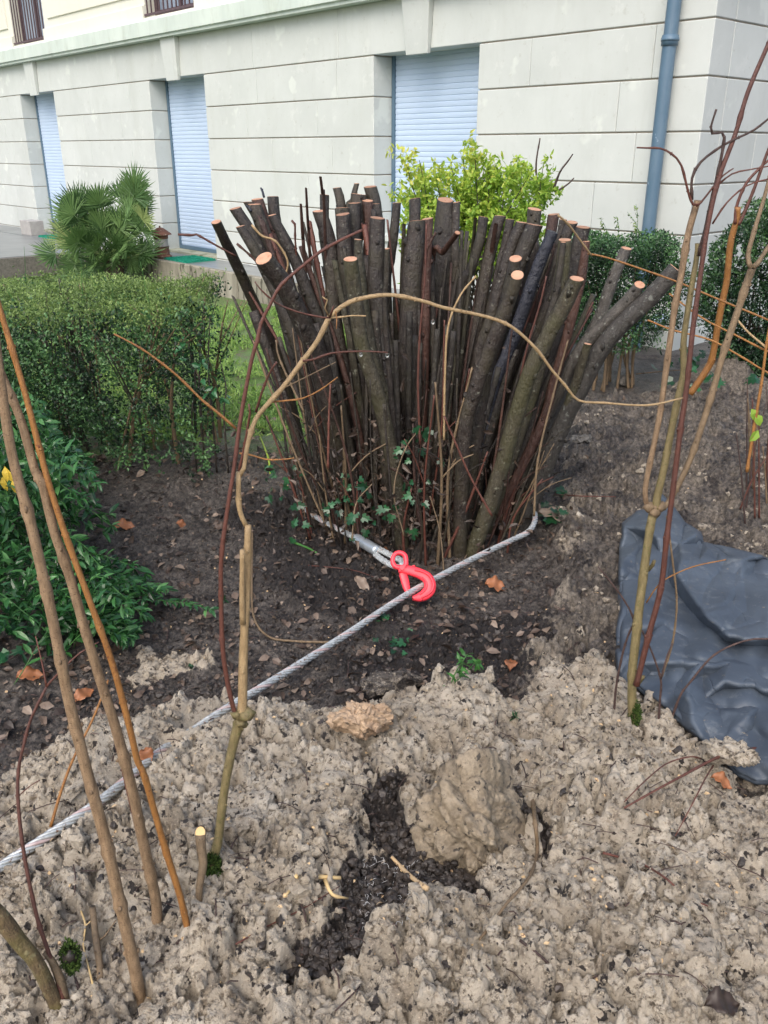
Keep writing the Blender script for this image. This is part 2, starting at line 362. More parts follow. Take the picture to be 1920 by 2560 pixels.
M['caneol'] = barkmat('olive_cane_bark', (.10,.078,.032), (.22,.175,.08), (.10,.10,.03), .55, .6, .1, sc=110)
M['canebr'] = barkmat('brown_cane_bark', (.11,.075,.042), (.22,.155,.09), (.09,.06,.035), .55, .62, .12, sc=110)
M['mossbark'] = barkmat('mossy_old_bark', (.05,.032,.018), (.17,.12,.055), (.20,.17,.09), .75, .58, .1, sc=70, moss=(.12,.105,.03))
M['twigdark'] = barkmat('dark_twig_bark', (.04,.022,.02), (.10,.06,.05), (.12,.09,.07), .5, .68, .3)
M['moss'] = leafmat('moss', [(.015,.03,.008), (.035,.065,.012), (.07,.11,.025)], .9, .1, .2)
# leaves
M['box'] = leafmat('box_leaves', [(.008,.022,.010), (.022,.062,.022), (.055,.14,.048), (.13,.26,.09)], .4, .25)
M['boxtop'] = leafmat('young_box_leaves', [(.045,.085,.022), (.11,.18,.045), (.20,.30,.08), (.34,.44,.15)], .5, .3)
M['lance'] = leafmat('lance_leaves', [(.009,.036,.012), (.022,.085,.024), (.048,.15,.042), (.11,.26,.085)], .26, .2)
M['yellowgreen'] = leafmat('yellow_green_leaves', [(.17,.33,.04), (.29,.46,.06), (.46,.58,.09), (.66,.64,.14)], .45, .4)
M['ivy'] = leafmat('ivy_leaves', [(.008,.035,.014), (.015,.07,.026), (.035,.13,.05)], .3, .15)
M['yew'] = leafmat('dark_shrub_leaves', [(.008,.026,.012), (.022,.062,.024), (.05,.12,.04), (.10,.20,.065)], .4, .2)
M['palm'] = leafmat('palm_leaves', [(.03,.07,.025), (.075,.15,.05), (.16,.27,.09), (.33,.40,.16)], .45, .2)
M['litter'] = leafmat('dead_leaves', [(.022,.015,.011), (.050,.032,.022), (.090,.062,.045), (.15,.108,.08), (.23,.175,.13)], .5, .1)
M['deadleaf'] = leafmat('russet_leaf', [(.22,.085,.035), (.30,.12,.05), (.36,.16,.075)], .55, .1)
M['grassm'] = leafmat('grass_blades', [(.07,.15,.03), (.14,.27,.055), (.24,.38,.09), (.36,.46,.13)], .5, .3)
M['weed'] = leafmat('weed_leaves', [(.03,.12,.025), (.06,.19,.04), (.09,.25,.06)], .4, .3)
M['root'] = simple('pale_root', (.50,.36,.16), (.62,.46,.24), 30, .7, .2)
M['wood'] = simple('torn_wood', (.42,.29,.15), (.60,.44,.26), 40, .8, .5, .002, spots=(.12,.07,.04), spot_amt=.58)
M['steel'] = simple('galvanised_wire', (.36,.385,.385), (.54,.57,.57), 60, .4, .2, .001, spots=(.22,.14,.10), spot_amt=.60)
M['steel'].node_tree.nodes['Principled BSDF'].inputs['Metallic'].default_value = .35
M['redwire'] = simple('red_marked_strand', (.38,.26,.25), (.50,.46,.45), 25, .45, .1)
M['ferrule'] = simple('steel_ferrule', (.42,.47,.50), (.56,.61,.64), 25, .32, .1, .001)
M['ferrule'].node_tree.nodes['Principled BSDF'].inputs['Metallic'].default_value = .6
M['redpaint'] = simple('red_hook_paint', (.78,.035,.055), (.88,.06,.085), 30, .42, .25, .0015, spots=(.45,.02,.03), spot_amt=.66)
M['tarp'] = None
weathered(M['redpaint'], (.10,.03,.03), .85, (45, 45, 45), .60, .65); weathered(M['steel'], (.10,.07,.055), .6, (30, 30, 30), .55, .66)

# ------------------------------------------------------------------ geometry helpers
def catmull(P, R, step):
    P = np.asarray(P, float); R = np.asarray(R, float)
    if len(P) == 2: 
        n = max(2, int(np.linalg.norm(P[1]-P[0])/step)+1); t = np.linspace(0, 1, n)[:, None]
        return P[0]*(1-t)+P[1]*t, (R[0]*(1-t)+R[1]*t)[:, 0]
    Q = np.vstack([2*P[0]-P[1], P, 2*P[-1]-P[-2]]); out = []; ro = []
    for i in range(1, len(Q)-2):
        n = max(1, int(np.ceil(np.linalg.norm(Q[i+1]-Q[i])/step)))
        for t in np.arange(n)/n:
            a, b, c, d = Q[i-1], Q[i], Q[i+1], Q[i+2]
            out.append(.5*((2*b)+(-a+c)*t+(2*a-5*b+4*c-d)*t*t+(-a+3*b-3*c+d)*t**3)); ro.append(R[i-1]*(1-t)+R[i]*t)
    out.append(P[-1]); ro.append(R[-1]); return np.array(out), np.array(ro)
def frames(P):
    T = np.gradient(P, axis=0); T /= np.linalg.norm(T, axis=1)[:, None]+1e-12
    a = V3(1, 0, 0) if abs(T[0][0]) < .8 else V3(0, 1, 0)
    U = np.zeros_like(P); u = a-T[0]*np.dot(a, T[0]); u /= np.linalg.norm(u); U[0] = u
    for i in range(1, len(P)):
        u = U[i-1]-T[i]*np.dot(U[i-1], T[i]); u /= np.linalg.norm(u)+1e-12; U[i] = u
    return T, U, np.cross(T, U)
def tube(mb, P, R, n=8, step=.02, rough=.06, node=0, nodeh=.25, cutn=None, cap=True, mi=0, a=None, sub=True, flat=1.):
    """tapered irregular tube; cutn = normal of the sawn end (returns its rim)"""
    if sub: P, R = catmull(P, R, step)
    P = np.asarray(P, float); R = np.asarray(R, float).copy(); L = len(P)
    if L < 2: return None
    T, U, W = frames(P)
    ph = rng.random()*10; s = np.concatenate([[0], np.cumsum(np.linalg.norm(np.diff(P, axis=0), axis=1))])
    if node:
        R = R*(1+nodeh*np.exp(-((((s/node+ph) % 1)-.5)*node/.0065)**2))
    th = np.arange(n)*2*np.pi/n
    k = 1+rough*(2*vnoise(np.repeat((s*18+ph*7)[:, None], n, 1), np.repeat((np.cos(th)*1.5+5+ph)[None], L, 0), 3)-1)+rough*.6*np.cos(2*th+ph)[None]
    V = P[:, None]+(R[:, None]*k)[..., None]*(np.cos(th)[None, :, None]*U[:, None]+np.sin(th)[None, :, None]*W[:, None]*flat)
    if cutn is not None:
        c = np.asarray(cutn, float); c /= np.linalg.norm(c); t = T[-1]; dn = np.dot(t, c)
        if dn < .35: c = c+t*.6; c /= np.linalg.norm(c); dn = np.dot(t, c)
        for j in range(n):
            q = V[-1, j]-P[-1]; V[-1, j] = V[-1, j]-t*(np.dot(q, c)/dn)
    rim = V[-1].copy(); o = 0
    V = V.reshape(-1, 3); f = []
    for i in range(L-1):
        for j in range(n):
            f.append((i*n+j, i*n+(j+1) % n, (i+1)*n+(j+1) % n, (i+1)*n+j))
    if cap: f.append(tuple(range(n-1, -1, -1))); f.append(tuple((L-1)*n+j for j in range(n)))
    mb.add(V, f, mi, a)
    if node and n >= 7 and R.mean() > .002:
        k0 = int(math.ceil(ph+.5))-1; side_ = rng.random()*6.28
        for k_ in range(int(s[-1]/node)+2):
            sk = (k_+.5-(ph % 1))*node
            if sk <= .02 or sk >= s[-1]-.01: continue
            i = int(np.searchsorted(s, sk)); i = min(i, L-1); side_ += 1.57
            for q_ in (0, math.pi):
                dd = U[i]*math.cos(side_+q_)+W[i]*math.sin(side_+q_); lump(mb, P[i]+dd*R[i]*.95+T[i]*R[i]*.4, R[i]*.26+.0006, ICO1, (1, 1, 1.7), .3, mi, 0.)
    return rim
def px_path(pts, Y0, Y1=None, rad=None):
    """pixel polyline with depth running from Y0 (first) to Y1 (last)"""
    Y1 = Y0 if Y1 is None else Y1; n = len(pts)
    d = np.concatenate([[0], np.cumsum([math.hypot(pts[i+1][0]-pts[i][0], pts[i+1][1]-pts[i][1]) for i in range(n-1)])]); d /= d[-1]
    return np.array([atY(u, v, Y0+(Y1-Y0)*t) for (u, v), t in zip(pts, d)])
def wpx(width_px, P):
    """radius for a pixel width at world point(s) P"""
    P = np.atleast_2d(P); dist = P[:, 1]*CT-(P[:, 2]-CAMZ)*ST
    return np.asarray(width_px)*dist/F/2
def ico(sub=2):
    import bmesh
    bm = bmesh.new(); bmesh.ops.create_icosphere(bm, subdivisions=sub, radius=1)
    v = np.array([q.co[:] for q in bm.verts]); f = np.array([[q.index for q in p.verts] for p in bm.faces]); bm.free(); return v, f
ICO1, ICO2, ICO3 = ico(1), ico(2), ico(3)
def lump(mb, c, r, src=ICO2, sc=(1, 1, 1), amp=.3, mi=0, a=None, facet=False):
    v, f = src; ph = rng.random(3)*20
    q = v*1.7+ph; nz = vnoise(q[:, 0]+q[:, 2]*.7, q[:, 1]-q[:, 2]*.6, 4)-.5+.5*(vnoise(q[:, 0]*2.7-q[:, 2], q[:, 1]*2.7+q[:, 2]*2, 5)-.5)
    d = v*(1+amp*2*nz)[:, None]*np.array(sc)*r
    an = rng.random(3)*6.28; Rm = np.array(Matrix.Rotation(an[0], 3, 'Z')@Matrix.Rotation(an[1]*(.1 if sc != (1,1,1) else 1), 3, 'X'))
    mb.add(d@Rm.T+np.array(c), f.tolist(), mi, a)
def nrm_(a): return a/(np.linalg.norm(a, axis=-1, keepdims=True)+1e-12)
def rockshape(src, planes=9, lo=.5, hi=.9, amp=.26):
    v = src[0].copy(); ns = nrm_(rng.normal(size=(planes, 3)))
    for q in ns:
        d = lo+(hi-lo)*rng.random(); pr = v@q; m = pr > d; v[m] -= (pr[m]-d)[:, None]*q
    ph = rng.random(3)*30; q = v*2.3+ph
    nz = vnoise(q[:, 0]+q[:, 2]*.8, q[:, 1]-q[:, 2]*.7, 4)-.5+.6*(vnoise(q[:, 0]*2.7-q[:, 2]*2, q[:, 1]*2.7+q[:, 2]*2, 5)-.5)
    return v*(1+amp*2*nz)[:, None]
def nrm(a): return a/(np.linalg.norm(a, axis=-1, keepdims=True)+1e-12)
def leaves(name, B, Dr, Nn, L, W, mat, parent=None, rnd=None, curl=0.25, fold=.15):
    """many small folded pointed leaves: base, two sides, mid rib, tip"""
    B = np.asarray(B, float); n = len(B); Dr = nrm(np.asarray(Dr, float)); S = nrm(np.cross(Dr, Nn)); Up = np.cross(S, Dr)
    L = np.broadcast_to(L, (n,))[:, None]; W = np.broadcast_to(W, (n,))[:, None]
    cu = curl*L*(.4+1.2*rng.random((n, 1)))
    v = np.stack([B, B+Dr*L*.38+S*W*.5+Up*W*fold, B+Dr*L*.42, B+Dr*L*.38-S*W*.5+Up*W*fold,
                  B+Dr*L*.75+S*W*.36+Up*W*fold-Up*cu*.5, B+Dr*L*.76-Up*cu*.45, B+Dr*L*.75-S*W*.36+Up*W*fold-Up*cu*.5, B+Dr*L-Up*cu], 1).reshape(-1, 3)
    t = np.array([(0,2,1),(0,3,2),(1,2,5),(1,5,4),(2,3,6),(2,6,5),(4,5,7),(5,6,7)])
    f = (t[None]+8*np.arange(n)[:, None, None]).reshape(-1, 3)
    r = rng.random(n) if rnd is None else np.clip(rnd, 0, 1)
    return bulk(name, v, f, mat, parent, np.repeat(r, 8), smooth=False)
def rdir(n, up=0.):
    d = rng.normal(size=(n, 3)); d[:, 2] += up; return nrm(d)

# ================================================================== GROUND
def axis(segs):
    out = []
    for a, b, s0, s1 in segs:
        x = a
        while x < b: out.append(x); x += s0+(s1-s0)*(x-a)/(b-a)
    out.append(segs[-1][1]); return np.array(out)
QF = .80
gx = axis([(-150, -12, 12, 4), (-12, -4, .6, .12), (-4, -2.2, .08, .02), (-2.2, -1.2, .012, .008), (-1.2, 1.25, .0058*QF, .0058*QF), (1.25, 2.3, .008, .012), (2.3, 4, .02, .08), (4, 12, .12, .6), (12, 150, 4, 12)])
gy = axis([(-60, -3, 8, 1), (-3, .7, .5, .06), (.7, 1.0, .02, .008), (1.0, 1.9, .0045*QF, .0055*QF), (1.9, 4.6, .0058*QF, .013*QF), (4.6, 7, .02, .06), (7, 14, .1, .4), (14, 200, 1, 15)])
X, Y = np.meshgrid(gx, gy); sh = X.shape
hz, cl, gr, dk, gy_ = terrain(X.ravel(), Y.ravel())
nx, ny = len(gx), len(gy)
idx = np.arange(nx*ny).reshape(ny, nx)
fq = np.stack([idx[:-1, :-1], idx[:-1, 1:], idx[1:, 1:], idx[1:, :-1]], -1).reshape(-1, 4)
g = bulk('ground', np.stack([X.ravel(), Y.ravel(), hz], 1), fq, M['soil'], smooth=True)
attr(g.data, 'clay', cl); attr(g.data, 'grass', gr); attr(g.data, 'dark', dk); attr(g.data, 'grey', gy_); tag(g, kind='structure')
print('ground verts', nx*ny)

# ================================================================== BUILDING
FY = math.radians(42.27); FD = V3(-math.sin(FY), math.cos(FY), 0); FN = V3(-math.cos(FY), -math.sin(FY), 0)   # along the facade, outwards
CO = V3(2.407, 7.144, 0); ZL = CAMZ+.891; CC = .38
def fr(v):      # (s, outward offset, z) -> world
    v = np.atleast_2d(v); return CO+v[:, :1]*FD+v[:, 1:2]*FN+v[:, 2:]*V3(0, 0, 1)
RD = -FN; RN = -FD      # the return wall runs away from the corner, facing right
def fr2(v): v = np.atleast_2d(v); return CO+v[:, :1]*RD+v[:, 1:2]*RN+v[:, 2:]*V3(0, 0, 1)
S = [0, 2.29, 3.74, 7.02, 8.47, 11.72, 13.16, 16.4, 17.85, 21.5]
TERZ = ZL-6*CC-.02
bld = thing('apartment_building', CO, 'pale stone apartment building with grooved blocks and closed roller shutters', 'building')
G = .012
wall = MB(); joint = MB()
piers = [(0, S[1]), (S[2], S[3]), (S[4], S[5]), (S[6], S[7]), (S[8], S[9])]
for pi_, (a, b) in enumerate(piers):
    for k in range(-7, 0):
        z0 = ZL+k*CC; z1 = z0+CC-G
        if k == -7: z0 = ZL-7.0*CC
        # split a course into blocks
        cuts = [a]; x = a+[.55, 1.0, .8, 1.15, .7, .95, .6][k % 7]*(1 if b-a > 2.5 else .8)
        while x < b-.5: cuts.append(x); x += 1.1+.5*rng.random()
        cuts.append(b)
        for p, q in zip(cuts[:-1], cuts[1:]):
            wall.box((p+(.0015 if p > a else 0), -.30, z0), (q-(.0015 if q < b else 0), .0, z1), fr=fr, a=.3+.4*rng.random())
    joint.box((a+.012, -.29, ZL-7*CC), (b-.012, -.016, ZL), fr=fr)
# band above the openings
for a, b in [(0, 2.9), (2.9, 4.3), (4.3, 5.9), (5.9, 7.75), (7.75, 9.4), (9.4, 11), (11, 12.45), (12.45, 14.2), (14.2, 17.1), (17.1, 21.5)]:
    wall.box((a+.0015, -.30, ZL), (b-.0015, .0, ZL+.465), fr=fr)
# return wall
for k in range(-7, 1):
    z0 = ZL+k*CC; z1 = z0+CC-G
    if k == 0: z1 = ZL+.465
    cuts = [.302, [1.4, .9, 1.7, 1.1][k % 4], 3.2, 6]
    for p, q in zip(cuts[:-1], cuts[1:]): wall.box((p+.0015, -.30, z0), (q-.0015, 0, z1), fr=fr2)
joint.box((.31, -.29, ZL-7*CC), (6, -.016, ZL), fr=fr2)
wo = wall.build('wall', M['stone'], bld, smooth=False); bevel(wo, .006, 2)
joint.build('wall_joint', M['joint'], bld, smooth=False)
# keystones
for c in [(S[1]+S[2])/2+.05, (S[3]+S[4])/2, (S[5]+S[6])/2, (S[7]+S[8])/2]:
    ks = MB(); v = np.array([(-.15, .001, ZL-.045), (.15, .001, ZL-.045), (.15, .045, ZL-.045), (-.15, .045, ZL-.045), (-.19, .001, ZL+.464), (.19, .001, ZL+.464), (.19, .075, ZL+.464), (-.19, .075, ZL+.464)])
    v[:, 0] += c; ks.add(fr(v), [(0,3,2,1),(4,5,6,7),(0,1,5,4),(1,2,6,5),(2,3,7,6),(3,0,4,7)]); bevel(ks.build('keystone', M['stone'], bld, smooth=False), .006)
# plinth
p = MB(); p.box((-.0, -.25, -.35), (21.5, -.05, TERZ-.38+.02), fr=fr); p.box((.25, -.25, -.35), (6, -.05, TERZ-.38+.02), fr=fr2)
p.build('plinth', M['plinth'], bld, smooth=False)
# string course
Z2 = ZL+.465; prof = [(-.3, Z2), (.13, Z2), (.13, Z2+.03), (.16, Z2+.04), (.16, Z2+.21), (.14, Z2+.225), (-.02, Z2+.27), (-.3, Z2+.27)]
led = MB()
def extrude(mb, prof, a, b, frm):
    n = len(prof); v = [(a, o, z) for o, z in prof]+[(b, o, z) for o, z in prof]
    mb.add(frm(np.array(v, float)), [tuple(range(n)), tuple(range(2*n-1, n-1, -1))]+[(i, i+n, (i+1) % n+n, (i+1) % n) for i in range(n)])
cuts = [-.16, 1.9, 4.05, 6.3, 8.6, 10.7, 13, 15, 17.2, 21.5]
for a, b in zip(cuts[:-1], cuts[1:]): extrude(led, prof, a+.001, b-.001, fr)
extrude(led, prof, .305, 6, fr2)
led.build('string_course', M['ledge'], bld, smooth=False)
# upper floor
Z3 = Z2+.272; up = MB()
UO = [(S[1], S[2]), (S[3]+.12, S[4]-.0), (S[5]+.1, S[6]), (S[7], S[8])]
edges = [0]+[q for a in UO for q in a]+[21.5]
for a, b in zip(edges[0::2], edges[1::2]):
    up.box((a, -.30, Z3-.01), (b, -.005, Z3+.17), fr=fr, a=.6)
    up.box((a, -.30, Z3+.17), (b, -.045, Z3+2.6), fr=fr, a=.5)
    if b-a > 1: 
        up.box((a+.18, -.05, Z3+.30), (b-.18, -.022, Z3+2.4), fr=fr, a=.55)
for a, b in UO: up.box((a, -.30, Z3-.01), (b, -.02, Z3+.02), fr=fr, a=.5)
up.box((.305, -.30, Z3), (6, -.04, Z3+2.6), fr=fr2)
bevel(up.build('upper_wall', M['stone_up'], bld, smooth=False), .006)
# inner back wall so that nothing is hollow
bk = MB(); bk.box((.31, -.62, -.35), (21.5, -.50, Z3+2.6), fr=fr); bk.build('inner_wall', M['joint'], bld, smooth=False)
for i, (a, b) in enumerate(UO):
    wn = MB(); dz = Z3+.02
    for q in (a, (a+b)/2-.03, b-.06): wn.box((q, -.28, dz), (q+.06, -.20, dz+2.3), fr=fr)
    wn.box((a+.06, -.275, dz), ((a+b)/2-.03, -.205, dz+.10), fr=fr); wn.box(((a+b)/2+.03, -.275, dz), (b-.06, -.205, dz+.10), fr=fr)
    w_ = wn.build('window', M['railing'], bld, smooth=False)
    gl = MB(); gl.box((a+.06, -.25, dz+.10), (b-.06, -.235, dz+2.3), fr=fr); gl.build('pane', M['glass'], w_, smooth=False)
    cu = MB(); xs = np.linspace(a+.1, b-.1, 60); vv = []
    for q in xs: vv += [(q, -.30-.02*math.sin(q*60), dz+.02), (q, -.30-.02*math.sin(q*60), dz+2.3)]
    rl = MB()
    for z in (.035, 1.0): rl.box((a+.0, -.06, dz+z-.012), (b-.0, -.03, dz+z+.012), fr=fr)
    for q in np.arange(a+.05, b-.02, .11): rl.box((q-.008, -.053, dz+.047), (q+.008, -.037, dz+.988), fr=fr)
    rl.build('railing', M['railing'], bld, smooth=False)
# shutters
for i, (a, b) in enumerate([(S[1], S[2]), (S[3], S[4]), (S[5], S[6]), (S[7], S[8])]):
    zb = TERZ+.03 if i else ZL-4.6*CC
    fm = MB(); fm.box((a, -.298, zb), (a+.045, -.255, ZL), fr=fr); fm.box((b-.045, -.298, zb), (b, -.255, ZL), fr=fr)
    fm.box((a+.045, -.298, zb), (b-.045, -.252, zb+.05), fr=fr)
    f_ = fm.build('shutter_frame', M['steelblue'], bld, smooth=False)
    shm = MB(); pr = [(-.32, zb+.05)]; z = zb+.05; pitch = .052
    pts = []
    while z < ZL+.05:
        pts += [(-.279, z), (-.279, z+.005), (-.2745, z+.009), (-.273, z+.028), (-.2745, z+.047)]; z += pitch
    n = len(pts); v = np.array([(a+.045, o, zz) for o, zz in pts]+[(b-.045, o, zz) for o, zz in pts]); shm.add(fr(v), [(j, j+n, j+n+1, j+1) for j in range(n-1)])
    shm.build('roller_shutter', M['shutter'], bld, smooth=False)
    if i:
        th = MB(); th.box((a, -.34, -.2), (b, -.02, zb-.003), fr=fr); th.build('door_sill', M['plinth'], bld, smooth=False)
    else:
        th = MB(); th.box((a, -.30, -.3), (b, -.0, zb-.06), fr=fr); th.box((a-.0, -.30, zb-.06), (b, .04, zb-.002), fr=fr); th.build('window_sill', M['stone'], bld, smooth=False)
# drain pipe
pp = MB(); pu = CO+FD*.30+FN*.085
tube(pp, [pu+V3(0, 0, z) for z in (-.2, 1., 2., 3., 4.6)], [.052]*5, 20, .2, 0)
po = pp.build('drainpipe', M['steelblue'], bld)
for z in (2.30, .6):
    c = MB(); tube(c, [pu+V3(0, 0, z-.035), pu+V3(0, 0, z+.035)], [.062, .062], 20, 1, 0); tube(c, [pu+V3(0, 0, z-.005), pu+V3(0, 0, z+.018)], [.067, .067], 20, 1, 0)
    c.box((-.02, -.085, z-.012), (.02, -.05, z+.012), fr=lambda v: pu+v[:, :1]*FD+v[:, 1:2]*FN+v[:, 2:]*V3(0,0,1)); c.build('pipe_collar', M['steelblue'], po)
# white outlet elbow low on the corner
el = MB(); a = atP(1650, 800, CO+FN*.05, FN); tube(el, [a-FN*.1, a+FN*.06, a+FN*.14+V3(0, 0, -.03)], [.045, .045, .045], 14, .02, 0); tube(el, [a+FN*.02, a+FN*.05], [.053, .053], 14, 1, 0)
el.build('outlet_pipe', M['shutter'], bld)

# ================================================================== TERRACE
ter = MB(); ter.box((0.6, -.04, -.3), (21.5, .58, TERZ), fr=fr); ter.box((9.3, .582, -.3), (21.5, 2.4, TERZ-.004), fr=fr)
o = ter.build('terrace', M['paving'], smooth=False); tag(o, kind='structure')
tw = MB(); 
for a in np.arange(3.0, 9.2, 1.25): tw.box((a+.002, .585, -.4), (min(a+1.25, 9.19)-.002, .675, TERZ+.012), fr=fr)
o = bevel(tw.build('terrace_wall', M['concrete'], smooth=False), .01); tag(o, 'low stained concrete retaining wall along the edge of the terrace', 'wall')
tw = MB(); tw.box((9.295, 2.405, -.4), (21.5, 2.52, TERZ-.01), fr=fr); tw.box((9.195, .68, -.4), (9.293, 2.52, TERZ-.01), fr=fr)
o = tw.build('patio_wall', M['darkstone'], smooth=False); tag(o, 'rough dark concrete edge wall of the wet grey patio behind the palm', 'wall')

# door mats
def doormat(s0, s1, o0, o1, label):
    m = MB(); n = 30
    m.box((s0, o0, TERZ+.002), (s1, o1, TERZ+.012), fr=fr, a=.5)
    ob = m.build('doormat', M['mat'], smooth=False); tag(ob, label, 'doormat')
    B = np.stack([s0+(s1-s0)*rng.random(3500), o0+(o1-o0)*rng.random(3500), np.full(3500, TERZ+.012)], 1)
    Bw = fr(B); leaves('bristles', Bw, rdir(3500, 2.5), rdir(3500), .02, .012, M['mat'], ob)
doormat(6.93, 7.52, .07, .54, 'green bristle doormat in front of the nearest shuttered door')
doormat(11.2, 12.0, .1, .5, 'green doormat half hidden behind the fan palm')
# rusty lantern (cowl on a pot)
lp = fr(np.array([[7.70, .46, TERZ]]))[0]
lan = thing('rusty_lantern', lp, 'rusty brown metal lantern with pointed roof beside the green doormat', 'lantern')
def ring(mb, c, prof, n=20, a=None):
    v = []; 
    for r, z in prof: v += [(c[0]+r*math.cos(t), c[1]+r*math.sin(t), c[2]+z) for t in np.arange(n)*2*math.pi/n]
    f = [(i*n+j, i*n+(j+1) % n, (i+1)*n+(j+1) % n, (i+1)*n+j) for i in range(len(prof)-1) for j in range(n)]
    mb.add(np.array(v), f+[tuple(range(n-1, -1, -1)), tuple((len(prof)-1)*n+j for j in range(n))], a=a)
b1 = MB(); ring(b1, lp, [(.125, .002), (.135, .03), (.105, .05), (.10, .15), (.11, .16)]); b1.build('base', M['rust'], lan, auto=40)
b2 = MB(); ring(b2, lp, [(.095, .16), (.095, .26)]); b2.build('body', M['block'], lan, auto=40)
b3 = MB(); ring(b3, lp, [(.10, .26), (.105, .31), (.155, .315), (.15, .325), (.05, .40), (.012, .41), (.012, .43)]); b3.build('roof', M['rust'], lan, auto=30)
# grey block, sandals, chair
bp = fr(np.array([[12.55, .35, TERZ]]))[0]
m = MB(); m.box((12.3, .25, TERZ-.002), (12.75, .5, TERZ+.24), fr=fr); o = bevel(m.build('concrete_block', M['block'], smooth=False), .008); tag(o, 'plain grey concrete block standing against the wall on the patio', 'block')
for q, lab in ((12.15, 'dark rubber clog leaning on the wall beside the grey block'), (11.95, 'dark rubber clog leaning on the wall beside the shutter edge')):
    m = MB(); c = fr(np.array([[q, .12, TERZ+.14]]))[0]; v, f = ICO2; 
    vv = v*np.array([.055, .03, .14]); vv = vv[:, :1]*FD+vv[:, 1:2]*FN+vv[:, 2:]*nrm(V3(0, 0, 1)-FN*.25); m.add(vv+c, f.tolist())
    o = m.build('clog', M['rubber']); tag(o, lab, 'clog', 'clogs by the wall')
ch = thing('garden_chair', fr(np.array([[13.6, 1.0, TERZ]]))[0], 'thin dark metal chair partly out of frame on the patio', 'chair')
for q in ((13.4, .8), (13.8, .8), (13.4, 1.25), (13.8, 1.25)):
    m = MB(); h_ = .85 if q[1] < 1 else .45; a = fr(np.array([[q[0], q[1], TERZ-.004]]))[0]; tube(m, [a, a+V3(0, 0, h_)], [.011, .011], 8, .1, 0); m.build('leg', M['railing'], ch)
m = MB(); m.box((13.38, .78, TERZ+.44), (13.82, 1.27, TERZ+.46), fr=fr); m.build('seat', M['railing'], ch, smooth=False)
m = MB(); m.box((13.38, .785, TERZ+.68), (13.82, .80, TERZ+.84), fr=fr); m.build('backrest', M['railing'], ch, smooth=False)

# ================================================================== STOOL OF CUT STEMS
ST_GROUND = lambda u, v: gnd(u, v)
stool = thing('coppiced_stool', (STC[0], STC[1], 0), 'large clump of thick brown stems all sawn off at chest height', 'cut shrub')
def dtop(v): return float(np.interp(v, [455, 500, 560, 650, 720], [4.20, 4.10, 3.75, 3.25, 3.02]))
def basept(tx, dt):
    """where a stem roots, from where its top is"""
    ang = (tx-1030)/560.
    Yb = float(np.interp(dt, [3.0, 3.25, 3.75, 4.2], [3.27, 3.36, 3.62, 3.92]))+rng.normal()*.02
    xb = .12+ang*.50*(.9 if ang > 0 else .85)+rng.normal()*.02
    Yb -= .10*(1-abs(ang)) if dt < 3.5 else 0
    return V3(xb, Yb, TZ(xb, Yb)-.03)
